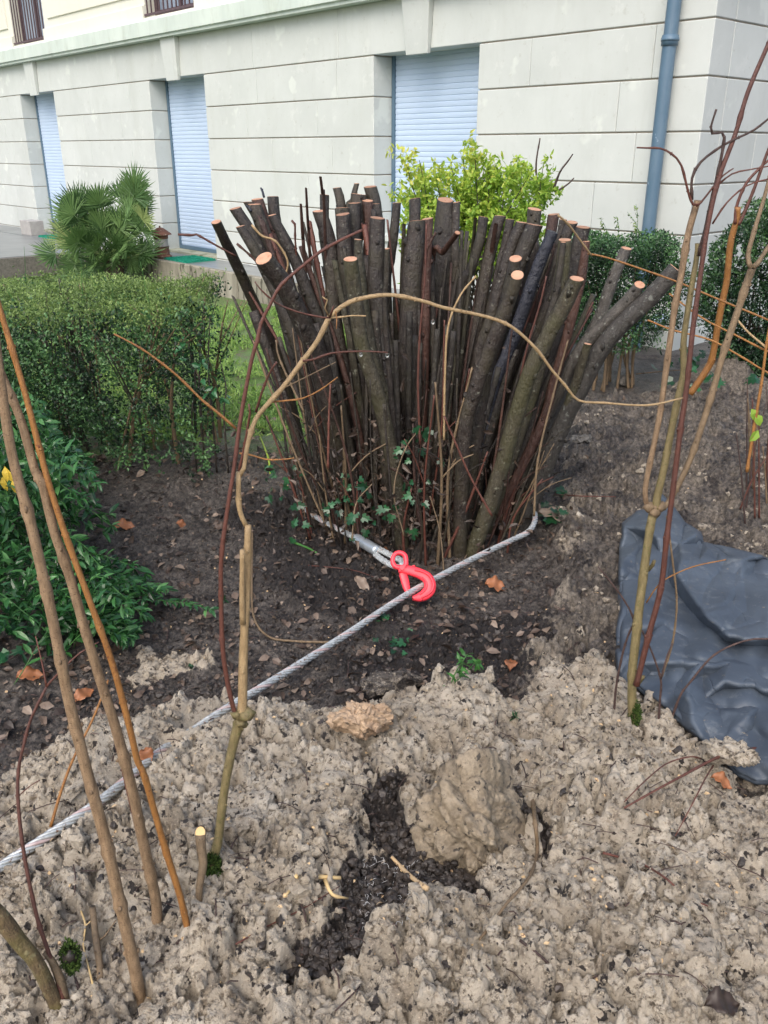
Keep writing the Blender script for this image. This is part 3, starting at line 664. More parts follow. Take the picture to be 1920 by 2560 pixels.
# (pixels from the top downwards, width at the top, width lower, kind, base pixel or None, cut normal)
STEMS = [
 ([(540,555),(592,663),(650,790),(700,900)], 27, 30, 'bark', (760,1150), None),
 ([(588,521),(628,585),(680,700),(720,830)], 32, 32, 'bark', None, None),
 ([(601,566),(650,650),(700,760),(745,880)], 26, 30, 'bark', None, None),
 ([(622,506),(650,560),(690,680)], 27, 28, 'bark', None, None),
 ([(643,498),(670,570),(720,700)], 30, 28, 'barkred', None, None),
 ([(636,511),(660,580),(700,690),(760,830)], 33, 36, 'bark', None, None),
 ([(682,492),(690,560),(720,700),(770,850)], 32, 32, 'bark', None, None),
 ([(680,538),(712,599),(742,659),(764,719),(794,794),(830,900)], 24, 32, 'bark', None, None),
 ([(660,646),(700,700),(723,738),(764,824),(805,930)], 50, 52, 'bark', (880,1300), (-.35,-.5,.75)),
 ([(811,487),(812,560),(815,640)], 25, 24, 'bark', None, None),
 ([(798,528),(822,600),(830,680),(845,850)], 38, 40, 'bark', None, None),
 ([(842,470),(852,510),(862,620)], 24, 26, 'bark', None, None),
 ([(892,459),(883,500),(876,600)], 15, 18, 'bark', None, None),
 ([(897,486),(894,560),(893,700)], 44, 42, 'bark', None, None),
 ([(887,508),(885,580),(890,700),(900,850)], 36, 38, 'bark', None, None),
 ([(925,467),(940,530),(945,680)], 34, 34, 'bark', None, None),
 ([(919,502),(925,580),(925,700)], 30, 28, 'barkred', None, None),
 ([(855,521),(860,600),(870,720)], 40, 38, 'bark', None, None),
 ([(857,536),(862,640),(875,740),(890,900)], 38, 40, 'bark', None, None),
 ([(941,510),(950,600),(950,700)], 20, 22, 'bark', None, None),
 ([(943,545),(942,640),(940,720),(960,850),(985,950)], 41, 44, 'bark', None, None),
 ([(992,508),(984,590),(977,644),(968,760)], 23, 25, 'bark', None, None),
 ([(1037,497),(1037,600),(1032,700)], 32, 30, 'bark', None, None),
 ([(1042,553),(1034,640),(1029,682),(1022,868),(1025,1000)], 46, 56, 'bark', None, None),
 ([(1069,547),(1064,640),(1060,800)], 32, 34, 'barkred', None, None),
 ([(876,648),(882,700),(887,738),(906,868),(945,990),(975,1120),(998,1250)], 39, 40, 'barkgreen', (1004,1362), None),
 ([(895,599),(900,680),(915,800),(950,950),(985,1050)], 22, 30, 'barkgreen', None, None),
 ([(968,622),(966,700),(965,830)], 14, 16, 'bark', None, None),
 ([(1113,500),(1110,600),(1105,697),(1090,870),(1080,980)], 44, 62, 'bark', None, None),
 ([(1141,506),(1137,600),(1132,740)], 20, 24, 'bark', None, None),
 ([(1208,543),(1200,600),(1175,680),(1150,760)], 28, 28, 'bark', None, None),
 ([(1250,541),(1235,590),(1215,680),(1185,850),(1160,960)], 32, 34, 'bark', None, None),
 ([(1275,549),(1262,620),(1240,720)], 24, 26, 'bark', None, None),
 ([(1304,556),(1280,610),(1258,680),(1225,800),(1190,930)], 30, 32, 'bark', None, None),
 ([(1336,562),(1312,620),(1290,680),(1255,800),(1215,950)], 46, 46, 'bark', None, None),
 ([(1336,523),(1330,600),(1315,700)], 39, 38, 'bark', None, None),
 ([(1384,536),(1374,600),(1355,700)], 31, 30, 'barkred', None, None),
 ([(1408,549),(1398,610),(1380,700)], 22, 24, 'bark', None, None),
 ([(1430,556),(1408,610),(1390,700)], 30, 30, 'bark', None, None),
 ([(1458,568),(1445,620),(1425,720),(1390,860)], 42, 40, 'bark', None, None),
 ([(1382,580),(1347,662),(1312,762),(1275,870),(1225,1010)], 30, 34, 'barkblue', None, 'round'),
 ([(1412,600),(1404,688),(1385,784),(1350,900),(1320,1010)], 35, 38, 'barkgreen', None, None),
 ([(1466,604),(1452,700),(1421,827),(1385,950),(1350,1070)], 20, 26, 'barkred', None, None),
 ([(1289,647),(1275,720),(1250,820),(1210,960)], 36, 38, 'bark', None, (-.1,-.35,.85)),
 ([(1293,688),(1269,762),(1226,871),(1187,979),(1160,1100)], 36, 40, 'bark', None, (0,-.5,.75)),
 ([(1442,697),(1417,749),(1369,840),(1325,930),(1290,1040),(1250,1180),(1210,1300)], 40, 44, 'barkgreen', (1172,1385), None),
 ([(1566,621),(1529,706),(1503,784),(1469,850),(1420,960)], 30, 32, 'barkgrey', None, None),
 ([(1599,712),(1573,749),(1521,800),(1456,870),(1400,970),(1360,1060)], 32, 38, 'barkgrey', (1310,1290), (.1,-.4,.7)),
 ([(1690,672),(1629,740),(1556,810),(1499,880),(1440,992),(1385,1110)], 44, 46, 'barkgrey', (1300,1320), (.55,-.1,.75)),
 ([(1408,606),(1395,700),(1370,800)], 16, 20, 'bark', None, None),
 ([(1144,582),(1108,630),(1078,675)], 15, 16, 'barkred', (1060,1100), None),
 ([(1469,860),(1430,990),(1390,1090),(1340,1200)], 22, 30, 'barkgreen', (1310,1310), None),
 ([(765,470),(770,560),(775,650)], 6, 8, 'barkred', (800,1180), None),
 ([(752,510),(757,590),(762,659)], 7, 9, 'barkred', (800,1200), None),
 ([(801,442),(806,484),(812,560)], 7, 8, 'barkred', (830,1180), None),
 ([(1189,545),(1178,650),(1160,780),(1140,900)], 9, 12, 'barkgreen', (1130,1150), None),
 ([(1240,560),(1225,650),(1190,800)], 12, 15, 'barkred', (1150,1200), None),
 ([(1010,560),(1006,700),(1004,850)], 10, 14, 'barkgreen', (1010,1200), None),
]
kk = 0
for pts, w0, w1, kind, bpx, cn in STEMS:
    dt = dtop(pts[0][1])
    if kind == 'barkgrey': dt = {1566: 3.75, 1599: 3.45, 1690: 3.4}[pts[0][0]]
    if pts[0][0] == 1469: dt = 3.4
    if pts[0][0] in (765, 752, 801): dt = 3.7
    b = basept(pts[0][0], dt) if bpx is None else gnd(*bpx)-V3(0, 0, .03)
    n = len(pts); tot = 700.
    L = pts[0][1]; vb = 1280+F*math.tan(math.atan2(CAMZ-b[2], b[1])-TH)
    P = []
    for u, v in pts:
        t = min(1, (v-L)/(vb-L)); P.append(atY(u, v, dt+(b[1]-dt)*t**.8))
    # avoid kinks at the base: drop last points too close to the root
    while len(P) > 2 and P[-1][2] < .12: P.pop()
    P.append(b); P = P[::-1]
    Pa = np.array(P); m_ = len(P)
    wd = np.interp(np.arange(m_), [0, m_-2, m_-1] if m_ > 2 else [0, 1], [w1*1.0, w1, w0] if m_ > 2 else [w1, w0])
    R = wpx(wd, Pa)*.93
    top = P[-1]; sdir = nrm(P[-1]-P[-2])
    if cn is None or cn == 'round': c_ = nrm(sdir*.35+V3(rng.normal()*.12, -.10+rng.normal()*.10, .85))
    else: c_ = nrm(V3(*cn))
    mb = MB(); a = rng.random()
    big = w0 > 18
    rim = tube(mb, P, R, 14 if big else 8, .03, .055, 0, cutn=c_, cap=False, a=a)
    # buds and branch scars
    Pc, Rc = catmull(P, R, .03); T_, U_, W_ = frames(Pc)
    for _ in range(int(4 if big else 2)+rng.integers(0, 3)):
        i = rng.integers(int(len(Pc)*.35), len(Pc)-1); t = rng.random()*6.28
        dd = U_[i]*math.cos(t)+W_[i]*math.sin(t)
        if dd[1] > .3: dd = -dd
        c = Pc[i]+dd*Rc[i]*1.0
        lump(mb, c, Rc[i]*(.14+.16*rng.random())+.0015, ICO1, (1, 1, 1.5), amp=.5, a=0.)
    so_ = mb.build('stem', M[kind], stool)
    if big or w0 > 12:
        cf = MB(); cc = rim.mean(0); ins = cc+(rim-cc)*.93+c_*.0015; nr = len(rim)
        cf.add(np.vstack([ins, ins-c_*.004, [cc+c_*.0022]]), [(j, (j+1) % nr, 2*nr) for j in range(nr)]+[(j+nr, (j+1) % nr+nr, (j+1) % nr, j) for j in range(nr)], a=rng.random())
        # bark rim filler just below the pale face
        rf = MB(); rf.add(np.vstack([rim, [cc]]), [(j, (j+1) % nr, nr) for j in range(nr)])
        co_ = cf.build('cut_face', M['barkblue'] if cn == 'round' else M['cut'], so_, smooth=False)
        mbx = rf
        me = rf.build('end_grain', M[kind], so_, smooth=False)
# thin reddish suckers between the stems
SK = []
for i in range(64):
    t = rng.random(); xb = -.32+.90*t+rng.normal()*.03; yb = 3.20+.35*rng.random()+.25*abs(t-.5)
    if i < 34: yb = 3.12+.12*rng.random()+.5*abs(t-.5)**1.3
    b = V3(xb, yb, TZ(xb, yb)-.01); hgt = .35+.65*rng.random()
    lean = (t-.5)*.55
    tp = b+V3(lean*hgt+rng.normal()*.06, rng.normal()*.05-.02, hgt)
    mid = (b+tp)/2+V3(rng.normal()*.025, rng.normal()*.02, 0)
    mb = MB(); r = .0022+.0035*rng.random()
    tube(mb, [b, mid, tp], [r*1.3, r*1.1, r*.7], 6, .03, .05, .09, .25)
    if rng.random() < .6:
        q = mid+V3(rng.choice([-1, 1])*(.08+.1*rng.random()), -.03, .10+.1*rng.random()); tube(mb, [mid, (mid+q)/2+V3(0,0,.02), q], [r*.7, r*.6, r*.4], 5, .03, .05, .07)
    mb.build('sucker', M[['canered', 'bark', 'barkred', 'canebr', 'bark'][i % 5]], stool)
# thin filler stems in the fan between the thick stems
for i in range(78):
    u = 575+930*rng.random(); vt = np.interp(u, [575,650,760,900,1100,1300,1450,1520], [560,520,520,490,520,545,590,650])+12+rng.random()**.7*190; dt = 3.75+.4*rng.random()
    tp = atY(u, vt, dt); ang = (u-1030)/560.; xb = .12+ang*.46+rng.normal()*.05; yb = 3.45+.35*rng.random(); b = V3(xb, yb, TZ(xb, yb)-.02)
    w_ = 5+13*rng.random()**2; mb = MB(); R = wpx([w_*1.5, w_*1.25, w_], np.array([b, (b+tp)/2, tp])); mid = (b+tp)/2+V3(-ang*.07+rng.normal()*.02, -.03, 0)
    tube(mb, [b, mid, tp], R, 8, .04, .07, .12, .2, cutn=(rng.normal()*.3, -.2, 1), a=rng.random()); mb.build('filler_stem', M[['bark', 'barkred', 'bark', 'barkgreen', 'canered'][i % 5]], stool)
for pts, y_, mk in [([(445,586),(480,588),(491,586),(545,616),(590,640)], 3.8, 'canered'), ([(592,609),(633,646),(680,700)], 3.6, 'barkred'), ([(629,562),(655,590),(689,603),(719,652),(712,693)], 3.6, 'caneyel'), ([(729,551),(737,560),(738,600),(742,650)], 3.8, 'canered'),
                    ([(1090,580),(1070,620),(1064,660)], 3.4, 'barkred'), ([(628,528),(622,518),(616,515)], 3.9, 'barkblue'), ([(660,493),(655,475),(652,470)], 3.95, 'barkblue'), ([(1050,1110),(1045,960),(1050,830),(1062,700),(1066,560)], 3.15, 'canered'), ([(1110,1100),(1112,950),(1120,820),(1150,740),(1190,690)], 3.2, 'caneyel'), ([(1280,1080),(1310,900),(1350,760),(1366,690)], 3.2, 'canered'),
                    ([(1230,1290),(1180,1200),(1140,1110),(1110,1040)], 3.1, 'canered'), ([(1335,1290),(1345,1150),(1385,980),(1420,850)], 3.15, 'canebr'), ([(820,1170),(822,1050),(826,960)], 3.15, 'canered'), ([(760,1030),(700,900),(690,850)], 3.3, 'canebr')]:
    P = px_path(pts, y_, y_+.03); mb = MB(); tube(mb, P, wpx(np.linspace(6, 4.5, len(P)), P), 7, .02, .06, .05, .35); mb.build('twig', M[mk], stool)
# long hidden lower stems filling the heart of the stool
for i in range(34):
    t = rng.random(); xb = -.30+.82*t; yb = 3.36+.5*rng.random(); b = V3(xb, yb, -.03)
    tp = b+V3((t-.5)*.5, .10, .75+.25*rng.random()); mb = MB(); r = .007+.014*rng.random()
    tube(mb, [b, (b+tp)/2+V3((t-.5)*-.05, 0, 0), tp], [r*1.2, r, r], 10, .05, .05, a=rng.random()); mb.build('stem', M['bark'], stool)

# ================================================================== PLANT HELPERS
def cane(mb, pts, Y0, Y1, w0, w1, n=8, node=.10, rough=.04, off=None, cutn=None, nodeh=.3):
    P = px_path(pts, Y0, Y1)
    R = wpx(np.linspace(w0, w1, len(pts)), P)
    return tube(mb, P, R, n, .02, rough, node, nodeh, cutn=cutn)
def rooted(pts, Y1, w0, w1, extra=0, **k):
    """pts from the base upwards; first point is on the ground"""
    mb = MB(); b = gnd(*pts[0]); P = px_path(pts, b[1], Y1); P[0] = b-V3(0, 0, .03)
    R = wpx(np.linspace(w0, w1, len(pts)), P); tube(mb, P, R, k.get('n', 12), .02, k.get('rough', .04), k.get('node', .11), k.get('nodeh', .28), cutn=k.get('cutn'))
    return mb, b, P
def mossy(name, parent, c, r, n, h=(1,1,1)):
    B = np.array(c)+rdir(n)*np.array(h)*r*(.45+.55*rng.random((n,1))**.5)*(.7+.6*rng.random((n,1))); leaves(name, B, nrm(B-np.array(c))+rdir(n)*.7, rdir(n), .008, .004, M['moss'], parent)

# ---- left foreground canes
mb, b, P = rooted([(351,2506),(340,2437),(301,2263),(266,2109),(224,1954),(189,1819),(162,1702),(123,1509),(77,1308),(46,1200),(23,1101),(0,939),(-15,830),(-40,640)], 1.12, 31, 23, node=.13)
t = thing('bare_cane', b, 'thickest tan bare cane of the left foreground, leaning left and rooted at the bottom edge', 'cane', 'bare canes standing in the left foreground'); mb.build('stem', M['canetan'], t)
mb, b, P = rooted([(386,2300),(390,2255),(359,2109),(328,1962),(289,1819),(255,1713),(216,1586),(170,1428),(135,1327),(104,1200),(89,1179),(50,1044),(8,947),(-30,850),(-70,700)], 1.30, 28, 20, node=.14)
t = thing('bare_cane', b, 'middle tan bare cane of the left foreground with a brown strip of loose bark', 'cane', 'bare canes standing in the left foreground'); mb.build('stem', M['canetan'], t)
q = MB(); cane(q, [(375,2190),(352,2120),(322,1990),(293,1870),(262,1760)], P[1][1]+.01, P[4][1]+.0, 7, 8, 6); q.build('loose_bark', M['canered'], t)
mb, b, P = rooted([(469,2313),(451,2244),(409,2109),(363,1947),(343,1900),(324,1819),(282,1663),(224,1501),(174,1366),(127,1225),(93,1100),(58,967),(0,774),(-40,640)], 1.32, 17, 15, node=.16)
t = thing('bare_cane', b, 'slender orange bare cane of the left foreground, rightmost of the leaning ones', 'cane', 'bare canes standing in the left foreground'); mb.build('stem', M['caneor'], t)
# red thin shrub shoot with a fork
mb, b, P = rooted([(166,2510),(123,2386),(93,2294),(62,2147),(46,2016),(46,1927),(60,1860),(77,1798),(116,1717)], 1.35, 11, 7, n=8, node=.06)
t = thing('red_shoot', b, 'thin dark red shoot curving up and forking beside the mossy stump', 'shoot'); mb.build('stem', M['canered'], t)
q = MB(); cane(q, [(116,1717),(108,1670),(89,1590)], 1.35, 1.38, 6, 3, 6); cane(q, [(116,1717),(125,1705),(162,1667),(200,1632),(247,1605)], 1.35, 1.4, 6, 3, 6); q.build('branch', M['canered'], t)
q = MB(); cane(q, [(46,1990),(75,1965),(100,1950)], 1.38, 1.38, 3, 2, 5); q.build('twig', M['canered'], t)
# mossy stump, bottom left
b = gnd(150, 2510); t = thing('mossy_stump', b, 'thick mossy broken stem leaning out of the bottom left corner', 'stump')
mb = MB(); Pm = px_path([(150,2520),(96,2417),(39,2340),(-10,2285),(-60,2240)], b[1], 1.12); Pm[0] = b-V3(0, 0, .05); tube(mb, Pm, wpx([34,42,46,50,52], Pm), 16, .02, .16); mb.build('stem', M['mossbark'], t)
mb = MB(); Pm = px_path([(168,2520),(150,2450),(128,2400),(110,2380)], b[1], b[1]+.03); tube(mb, Pm, wpx([22,22,18,14], Pm), 10, .02, .1); mb.build('side_stem', M['canebr'], t)
c = atY(176, 2392, b[1]+.05); mossy('moss', t, c, .018, 900, (.8, .7, 2.0)); 
q = MB(); lump(q, c, .016, ICO2, (1, .8, 1.9), .2); q.build('moss_core', M['darkclod'], t)
# stub and dark twig there
mb, b, P = rooted([(235,2514),(251,2437),(239,2340),(231,2268)], 1.30, 18, 16, node=.2, cutn=(0,-.1,1)); t = thing('dead_stub', b, 'short dead brown stub standing between the mossy stump and the tan cane', 'stub'); mb.build('stem', M['canebr'], t)
q = MB(); cane(q, [(243,2355),(262,2340),(290,2300)], 1.24, 1.26, 5, 3, 6); q.build('twig', M['canebr'], t)
mb, b, P = rooted([(212,2514),(185,2437),(160,2385),(150,2340),(143,2298)], 1.30, 9, 4, n=7, node=.05); t = thing('dark_twig', b, 'thin dark upright twig beside the moss tuft', 'twig'); mb.build('stem', M['twigdark'], t)
# leaning orange dead stalk
mb = MB(); p0 = gnd(127, 2066); cane(mb, [(127,2066),(154,1974),(185,1893),(231,1800),(270,1702)], p0[1], p0[1]+.15, 8, 5, 7, .07); o = mb.build('dead_stalk', M['caneor']); tag(o, 'bright orange dead stalk leaning behind the thick tan cane', 'stalk')
# root thread near the stub
mb = MB(); P = [gnd(u, v, .006) for u, v in [(200,2270),(214,2315),(208,2360),(222,2420),(233,2465)]]; tube(mb, P, [.0022]*5, 5, .02, .1); tube(mb, [P[1], P[1]+V3(.015,.02,.005)], [.0015,.001], 5, .02, .1); o = mb.build('root', M['root']); tag(o, 'thin pale root thread lying left of the tan cane base', 'root')

# ---- centre plant with the long arch
b = gnd(500, 2185); t = thing('pruned_shrub', b, 'pruned leafless shrub with pale knobbly stem and a long branch arching right', 'shrub')
YM = b[1]
mb = MB(); P = px_path([(505,2200),(528,2150),(544,2109),(556,2012),(571,1916),(594,1819),(602,1798)], YM, YM+.05); P[0] = b-V3(0,0,.03); tube(mb, P, wpx([34,28,24,22,23,27,34], P), 12, .02, .06, .09, .12); mb.build('lower_stem', M['caneol'], t)
kn = MB(); cK = atY(603, 1790, YM+.05); 
for dq in (V3(0,0,0), V3(-.010,-.004,.006), V3(.011,0,.004), V3(.002,-.006,-.012), V3(.004,0,.014)): lump(kn, cK+dq, .010+.003*rng.random(), ICO2, amp=.6)
kn.build('knot', M['caneol'], t)
mb = MB(); cane(mb, [(604,1790),(606,1759),(608,1660),(611,1567),(617,1470),(619,1400),(620,1312)], YM+.05, YM+.1, 25, 17, 12, .13); cane(mb, [(607,1560),(605,1480),(606,1420),(606,1375)], YM+.065, YM+.07, 14, 13, 9, .3, cutn=(0,-.2,1)); mb.build('middle_stem', M['caneyel'], t)
mb = MB(); cane(mb, [(617,1318),(606,1296),(598,1269),(596,1230),(597,1180)], YM+.1, YM+.11, 13, 13, 10, .07); cane(mb, [(598,1190),(610,1170),(617,1121),(633,1063),(651,1031),(705,971),(757,902),(795,850),(818,803),(824,792)], YM+.11, YM+.2, 11, 14, 10, .08); mb.build('upper_stem', M['caneyel'], t)
ARC = [(824,792),(839,779),(872,756),(928,741),(985,738),(1059,753),(1109,769),(1217,792),(1282,819),(1343,875),(1378,923),(1412,962),(1447,1001),(1510,1007),(1619,1013),(1707,995)]
mb = MB(); cane(mb, ARC, YM+.2, YM+.35, 12, 4.5, 10, .10); mb.build('arching_branch', M['caneyel'], t)
mb = MB(); RS = [(602,1795),(586,1779),(559,1644),(552,1470),(555,1374),(571,1258),(585,1170),(602,1044),(629,900),(644,850),(652,809),(674,764),(704,711),(764,659),(801,629),(854,599),(906,575)]
cane(mb, RS, YM+.05, YM+.15, 13, 7, 10, .10); mb.build('red_branch', M['canered'], t)
for pts, w0, w1, mk in [([(824,794),(809,794),(742,779),(689,756),(650,722),(637,704)], 5, 3, 'canered'), ([(826,794),(850,793),(880,789),(915,790)], 5, 3, 'caneyel'), ([(757,902),(786,898),(827,883),(902,878),(970,881)], 6, 3.5, 'canered'),
        ([(681,1004),(720,1001),(759,995),(800,975),(844,943)], 5, 2.5, 'caneor'), ([(599,1133),(630,1138),(663,1148),(700,1149),(735,1145)], 5, 3, 'caneor'), ([(590,1071),(545,1032),(502,997),(444,940),(374,885),(330,858),(285,835)], 7, 4, 'caneor'),
        ([(597,1180),(612,1110),(625,1030),(622,1010)], 7, 5, 'canered'), ([(640,1030),(655,980),(675,930),(692,905)], 7, 5, 'canered'), ([(822,790),(812,770),(818,750),(806,742)], 4, 3, 'caneyel'), ([(839,779),(842,800),(841,822)], 4, 2, 'caneor'), ([(824,794),(830,778),(834,765)], 6, 4, 'canered'),
        ([(700,974),(730,960),(790,930),(840,905)], 3.5, 2, 'canebr')]:
    mb = MB(); cane(mb, pts, YM+.16, YM+.14, w0, w1, 7, .05, .05, nodeh=.35); mb.build('twig', M[mk], t)
mossy('moss', t, atY(530, 2165, YM-.005), .017, 900, (.9, .8, 1.7))
# water drops on the twig
dr = MB()
for u, v in [(902,886),(968,888),(1082,805)]: dr.add(ICO2[0]*.0035*np.array([1,1,1.2])+atY(u, v, YM+.15), ICO2[1].tolist())
m_, n_, b_ = mat('water_drop'); b_.inputs['Transmission Weight'].default_value = 1; b_.inputs['Roughness'].default_value = .02; b_.inputs['IOR'].default_value = 1.33; M['drop'] = m_
dr.build('water_drop', M['drop'], t)
# sawn stub beside it
mb, b, P = rooted([(498,2275),(498,2224),(508,2160),(503,2120),(501,2082)], YM-.02, 15, 27, n=14, node=0, cutn=(0,-.75,.65)); t = thing('sawn_stub', b, 'short stub with an orange sawn face beside the pruned shrub', 'stub'); s_ = mb.build('stem', M['canebr'], t)
P_, R_ = P, None; tp = P[-1]; cN = nrm(V3(0,-.75,.65)); th = np.arange(18)*2*np.pi/18; ua = V3(1,0,0); ub = np.cross(cN, ua); rr = wpx(25, tp)[0]
cf = MB(); cf.add(np.vstack([tp+cN*.002+rr*(np.cos(th)[:,None]*ua+np.sin(th)[:,None]*ub*1.2), [tp+cN*.003]]), [(j, (j+1) % 18, 18) for j in range(18)]); cf.build('cut_face', M['cutpale'], s_, smooth=False)

# ---- right plant
b = gnd(1586, 1815); YR = b[1]; t = thing('pruned_shrub', b, 'tall pruned leafless shrub with three arms from one knot, in front of the grey sheet', 'shrub')
mb = MB(); P = px_path([(1586,1815),(1580,1706),(1591,1580),(1609,1435),(1627,1308),(1636,1275)], YR, YR+.08); P[0] -= V3(0,0,.03); tube(mb, P, wpx([24,22,22,21,20,24], P), 12, .02, .05, .14, .25); mb.build('trunk', M['caneol'], t)
kn = MB(); cK = atY(1637, 1270, YR+.08)
for dq in (V3(0,0,0), V3(-.015,0,.004), V3(.015,0,.003), V3(0,-.006,-.01)): lump(kn, cK+dq, .013, ICO2, amp=.3)
kn.build('knot', M['canebr'], t)
for pts, w0, w1, mk, ct in [
   ([(1636,1275),(1619,1268),(1613,1233),(1619,1186),(1648,1045),(1666,919),(1688,763),(1701,700),(1720,588),(1744,501)], 12, 17, 'canetan', (0,-.1,1)),
   ([(1640,1270),(1644,1240),(1660,1170),(1682,1060),(1703,960),(1709,930),(1709,857),(1717,794),(1732,700),(1740,655),(1746,609)], 20, 13, 'caneol', (0,-.1,1)),
   ([(1640,1277),(1660,1270),(1688,1227),(1729,1139),(1776,998),(1807,888),(1839,794),(1870,700),(1882,668)], 13, 20, 'canebr', None),
   ([(1878,670),(1870,641),(1885,580),(1907,507),(1925,440)], 13, 9, 'canebr', None), ([(1882,668),(1893,660),(1925,612),(1960,570)], 12, 10, 'canebr', None)]:
    mb = MB(); cane(mb, pts, YR+.08, YR+.12, w0, w1, 11, .13, .05, cutn=ct); mb.build('arm', M[mk], t)
mb = MB(); cane(mb, [(1591,1713),(1624,1580),(1652,1471),(1667,1345),(1681,1236),(1701,1076),(1717,966),(1732,825),(1748,710),(1769,568),(1797,446),(1838,336),(1870,230),(1920,112),(1965,10)], YR-.01, YR+.12, 15, 11, 11, .14); mb.build('red_stem', M['canered'], t)
for pts, w0, w1, mk in [
   ([(1746,512),(1732,511),(1720,478),(1703,413),(1679,385),(1651,371),(1620,370),(1592,369)], 7, 4, 'canered'),
   ([(1730,500),(1730,446),(1752,405),(1805,365),(1846,344),(1885,325),(1930,290)], 7, 5, 'twigdark'),
   ([(1740,516),(1752,507),(1781,470),(1809,438),(1834,421)], 6, 3, 'canered'),
   ([(1748,640),(1750,620),(1760,588),(1777,507),(1801,405),(1811,344),(1805,331),(1781,334),(1777,318),(1791,273)], 10, 5, 'twigdark'),
   ([(1781,560),(1817,507),(1866,465),(1925,446)], 5, 3, 'canered'), ([(1785,470),(1830,435),(1870,425),(1925,415)], 5, 3, 'canered'),
   ([(1667,1290),(1681,1399),(1692,1507),(1681,1608),(1655,1690)], 5, 5, 'canebr'),
   ([(1616,1507),(1640,1470),(1667,1446),(1732,1417),(1815,1399)], 3.5, 3, 'caneor'),
   ([(1594,1712),(1603,1700),(1609,1690)], 9, 7, 'caneol'), ([(1620,1425),(1632,1412),(1636,1402)], 11, 8, 'caneol')]:
    mb = MB(); cane(mb, pts, YR+.10, YR+.08, w0, w1, 7, .05, .05, nodeh=.35); mb.build('twig', M[mk], t)
mossy('moss', t, atY(1587, 1788, YR), .014, 900, (.9, .9, 2.6))
# small side shoots around it
GS = 'thin shoots in front of the grey sheet'
for pts, lab, f in [([(1537,1771),(1540,1720),(1555,1641),(1570,1590),(1584,1551),(1560,1500),(1522,1449),(1495,1417)], 'thin red shoot bent left of the right pruned shrub trunk', None),
                 ([(1649,1796),(1650,1750),(1652,1699),(1631,1634),(1605,1576)], 'thin forked shoot just right of the pruned shrub trunk', [(1652,1699),(1665,1650),(1681,1608)]),
                 ([(1678,1789),(1700,1740),(1725,1706),(1786,1637),(1866,1601),(1930,1597)], 'long thin shoot arching right over the grey sheet', None)]:
    mb, b, P = rooted(pts, YR+.05, 6, 4, n=7, node=.05, nodeh=.3); o = thing('thin_shoot', b, lab, 'shoot', GS); mb.build('stem', M['twigdark'], o)
    if f: q = MB(); cane(q, f, YR+.0, YR+.02, 5, 4, 6); q.build('branch', M['twigdark'], o)
# orange shrub on the clod behind
b = gnd(1735, 985); YO = b[1]-.02
t = thing('orange_stemmed_shrub', b, 'bright orange bare stem forking at the top, rooted on the pale clod by the corner', 'shrub')
YO = min(YO, 4.4)
mb = MB(); cane(mb, [(1725,985),(1745,957),(1770,919),(1782,888),(1801,778),(1817,700),(1826,609),(1842,548),(1844,517)], YO, YO-.1, 17, 15, 11, .3, cutn=(0,-.1,1)); mb.build('stem', M['caneor'], t)
mb = MB(); cane(mb, [(1838,560),(1842,515),(1866,458),(1907,413),(1930,395)], YO-.1, YO-.1, 9, 6, 8, .2); cane(mb, [(1846,562),(1855,545),(1883,478),(1920,377),(1945,320)], YO-.1, YO-.1, 10, 7, 8, .2); mb.build('branch', M['canered'], t)
# long drooping twigs from the right
b = gnd(1950, 1250); t = thing('bare_shrub', b, 'thicket of thin bare reddish twigs at the right edge with long drooping runners', 'shrub')
YT = b[1]
for i in range(18):
    u = 1850+110*rng.random(); v = 1200+110*rng.random(); p = gnd(u, v); du = rng.normal()*28+12; hh = 130+200*rng.random()
    mb = MB(); cane(mb, [(u, v+4), (u+du*.3, v-hh*.4), (u+du*.6, v-hh*.7), (u+du, v-hh)], p[1], p[1]+.02, 5, 2.5, 6, .08); mb.build('stem', M[['canebr', 'twigdark', 'canered'][i % 3]], t)
mb = MB(); cane(mb, [(1867,1180),(1889,1045),(1905,950),(1917,857),(1935,760)], YT-.6, YT-.6, 8, 7, 8, .15); mb.build('stem', M['caneor'], t)
for pts in ([(1469,634),(1521,645),(1642,686),(1704,709),(1807,753),(1920,800),(2000,840)], [(1673,734),(1754,794),(1839,838),(1920,879),(2000,915)], [(1619,800),(1682,825),(1776,850),(1850,890),(1920,932),(2000,970)], [(1480,640),(1450,600),(1420,560),(1395,538)], [(1839,794),(1870,830),(1915,868)]):
    mb = MB(); cane(mb, pts, YT-.5, YT-.6, 4.5, 6, 6, .12); mb.build('runner', M['caneor' if len(pts) > 4 else 'caneyel'], t)
for u, v, s in [(1888,1035,1), (1896,1075,-1), (1878,1022, 1)]:
    p = atY(u, v, YT-.6); leaves('leaf', p[None], V3(s*.5, -.2, -.8)[None], V3(.2,-1,.2)[None], .05, .035, M['yellowgreen'], t, rnd=np.array([.3]))

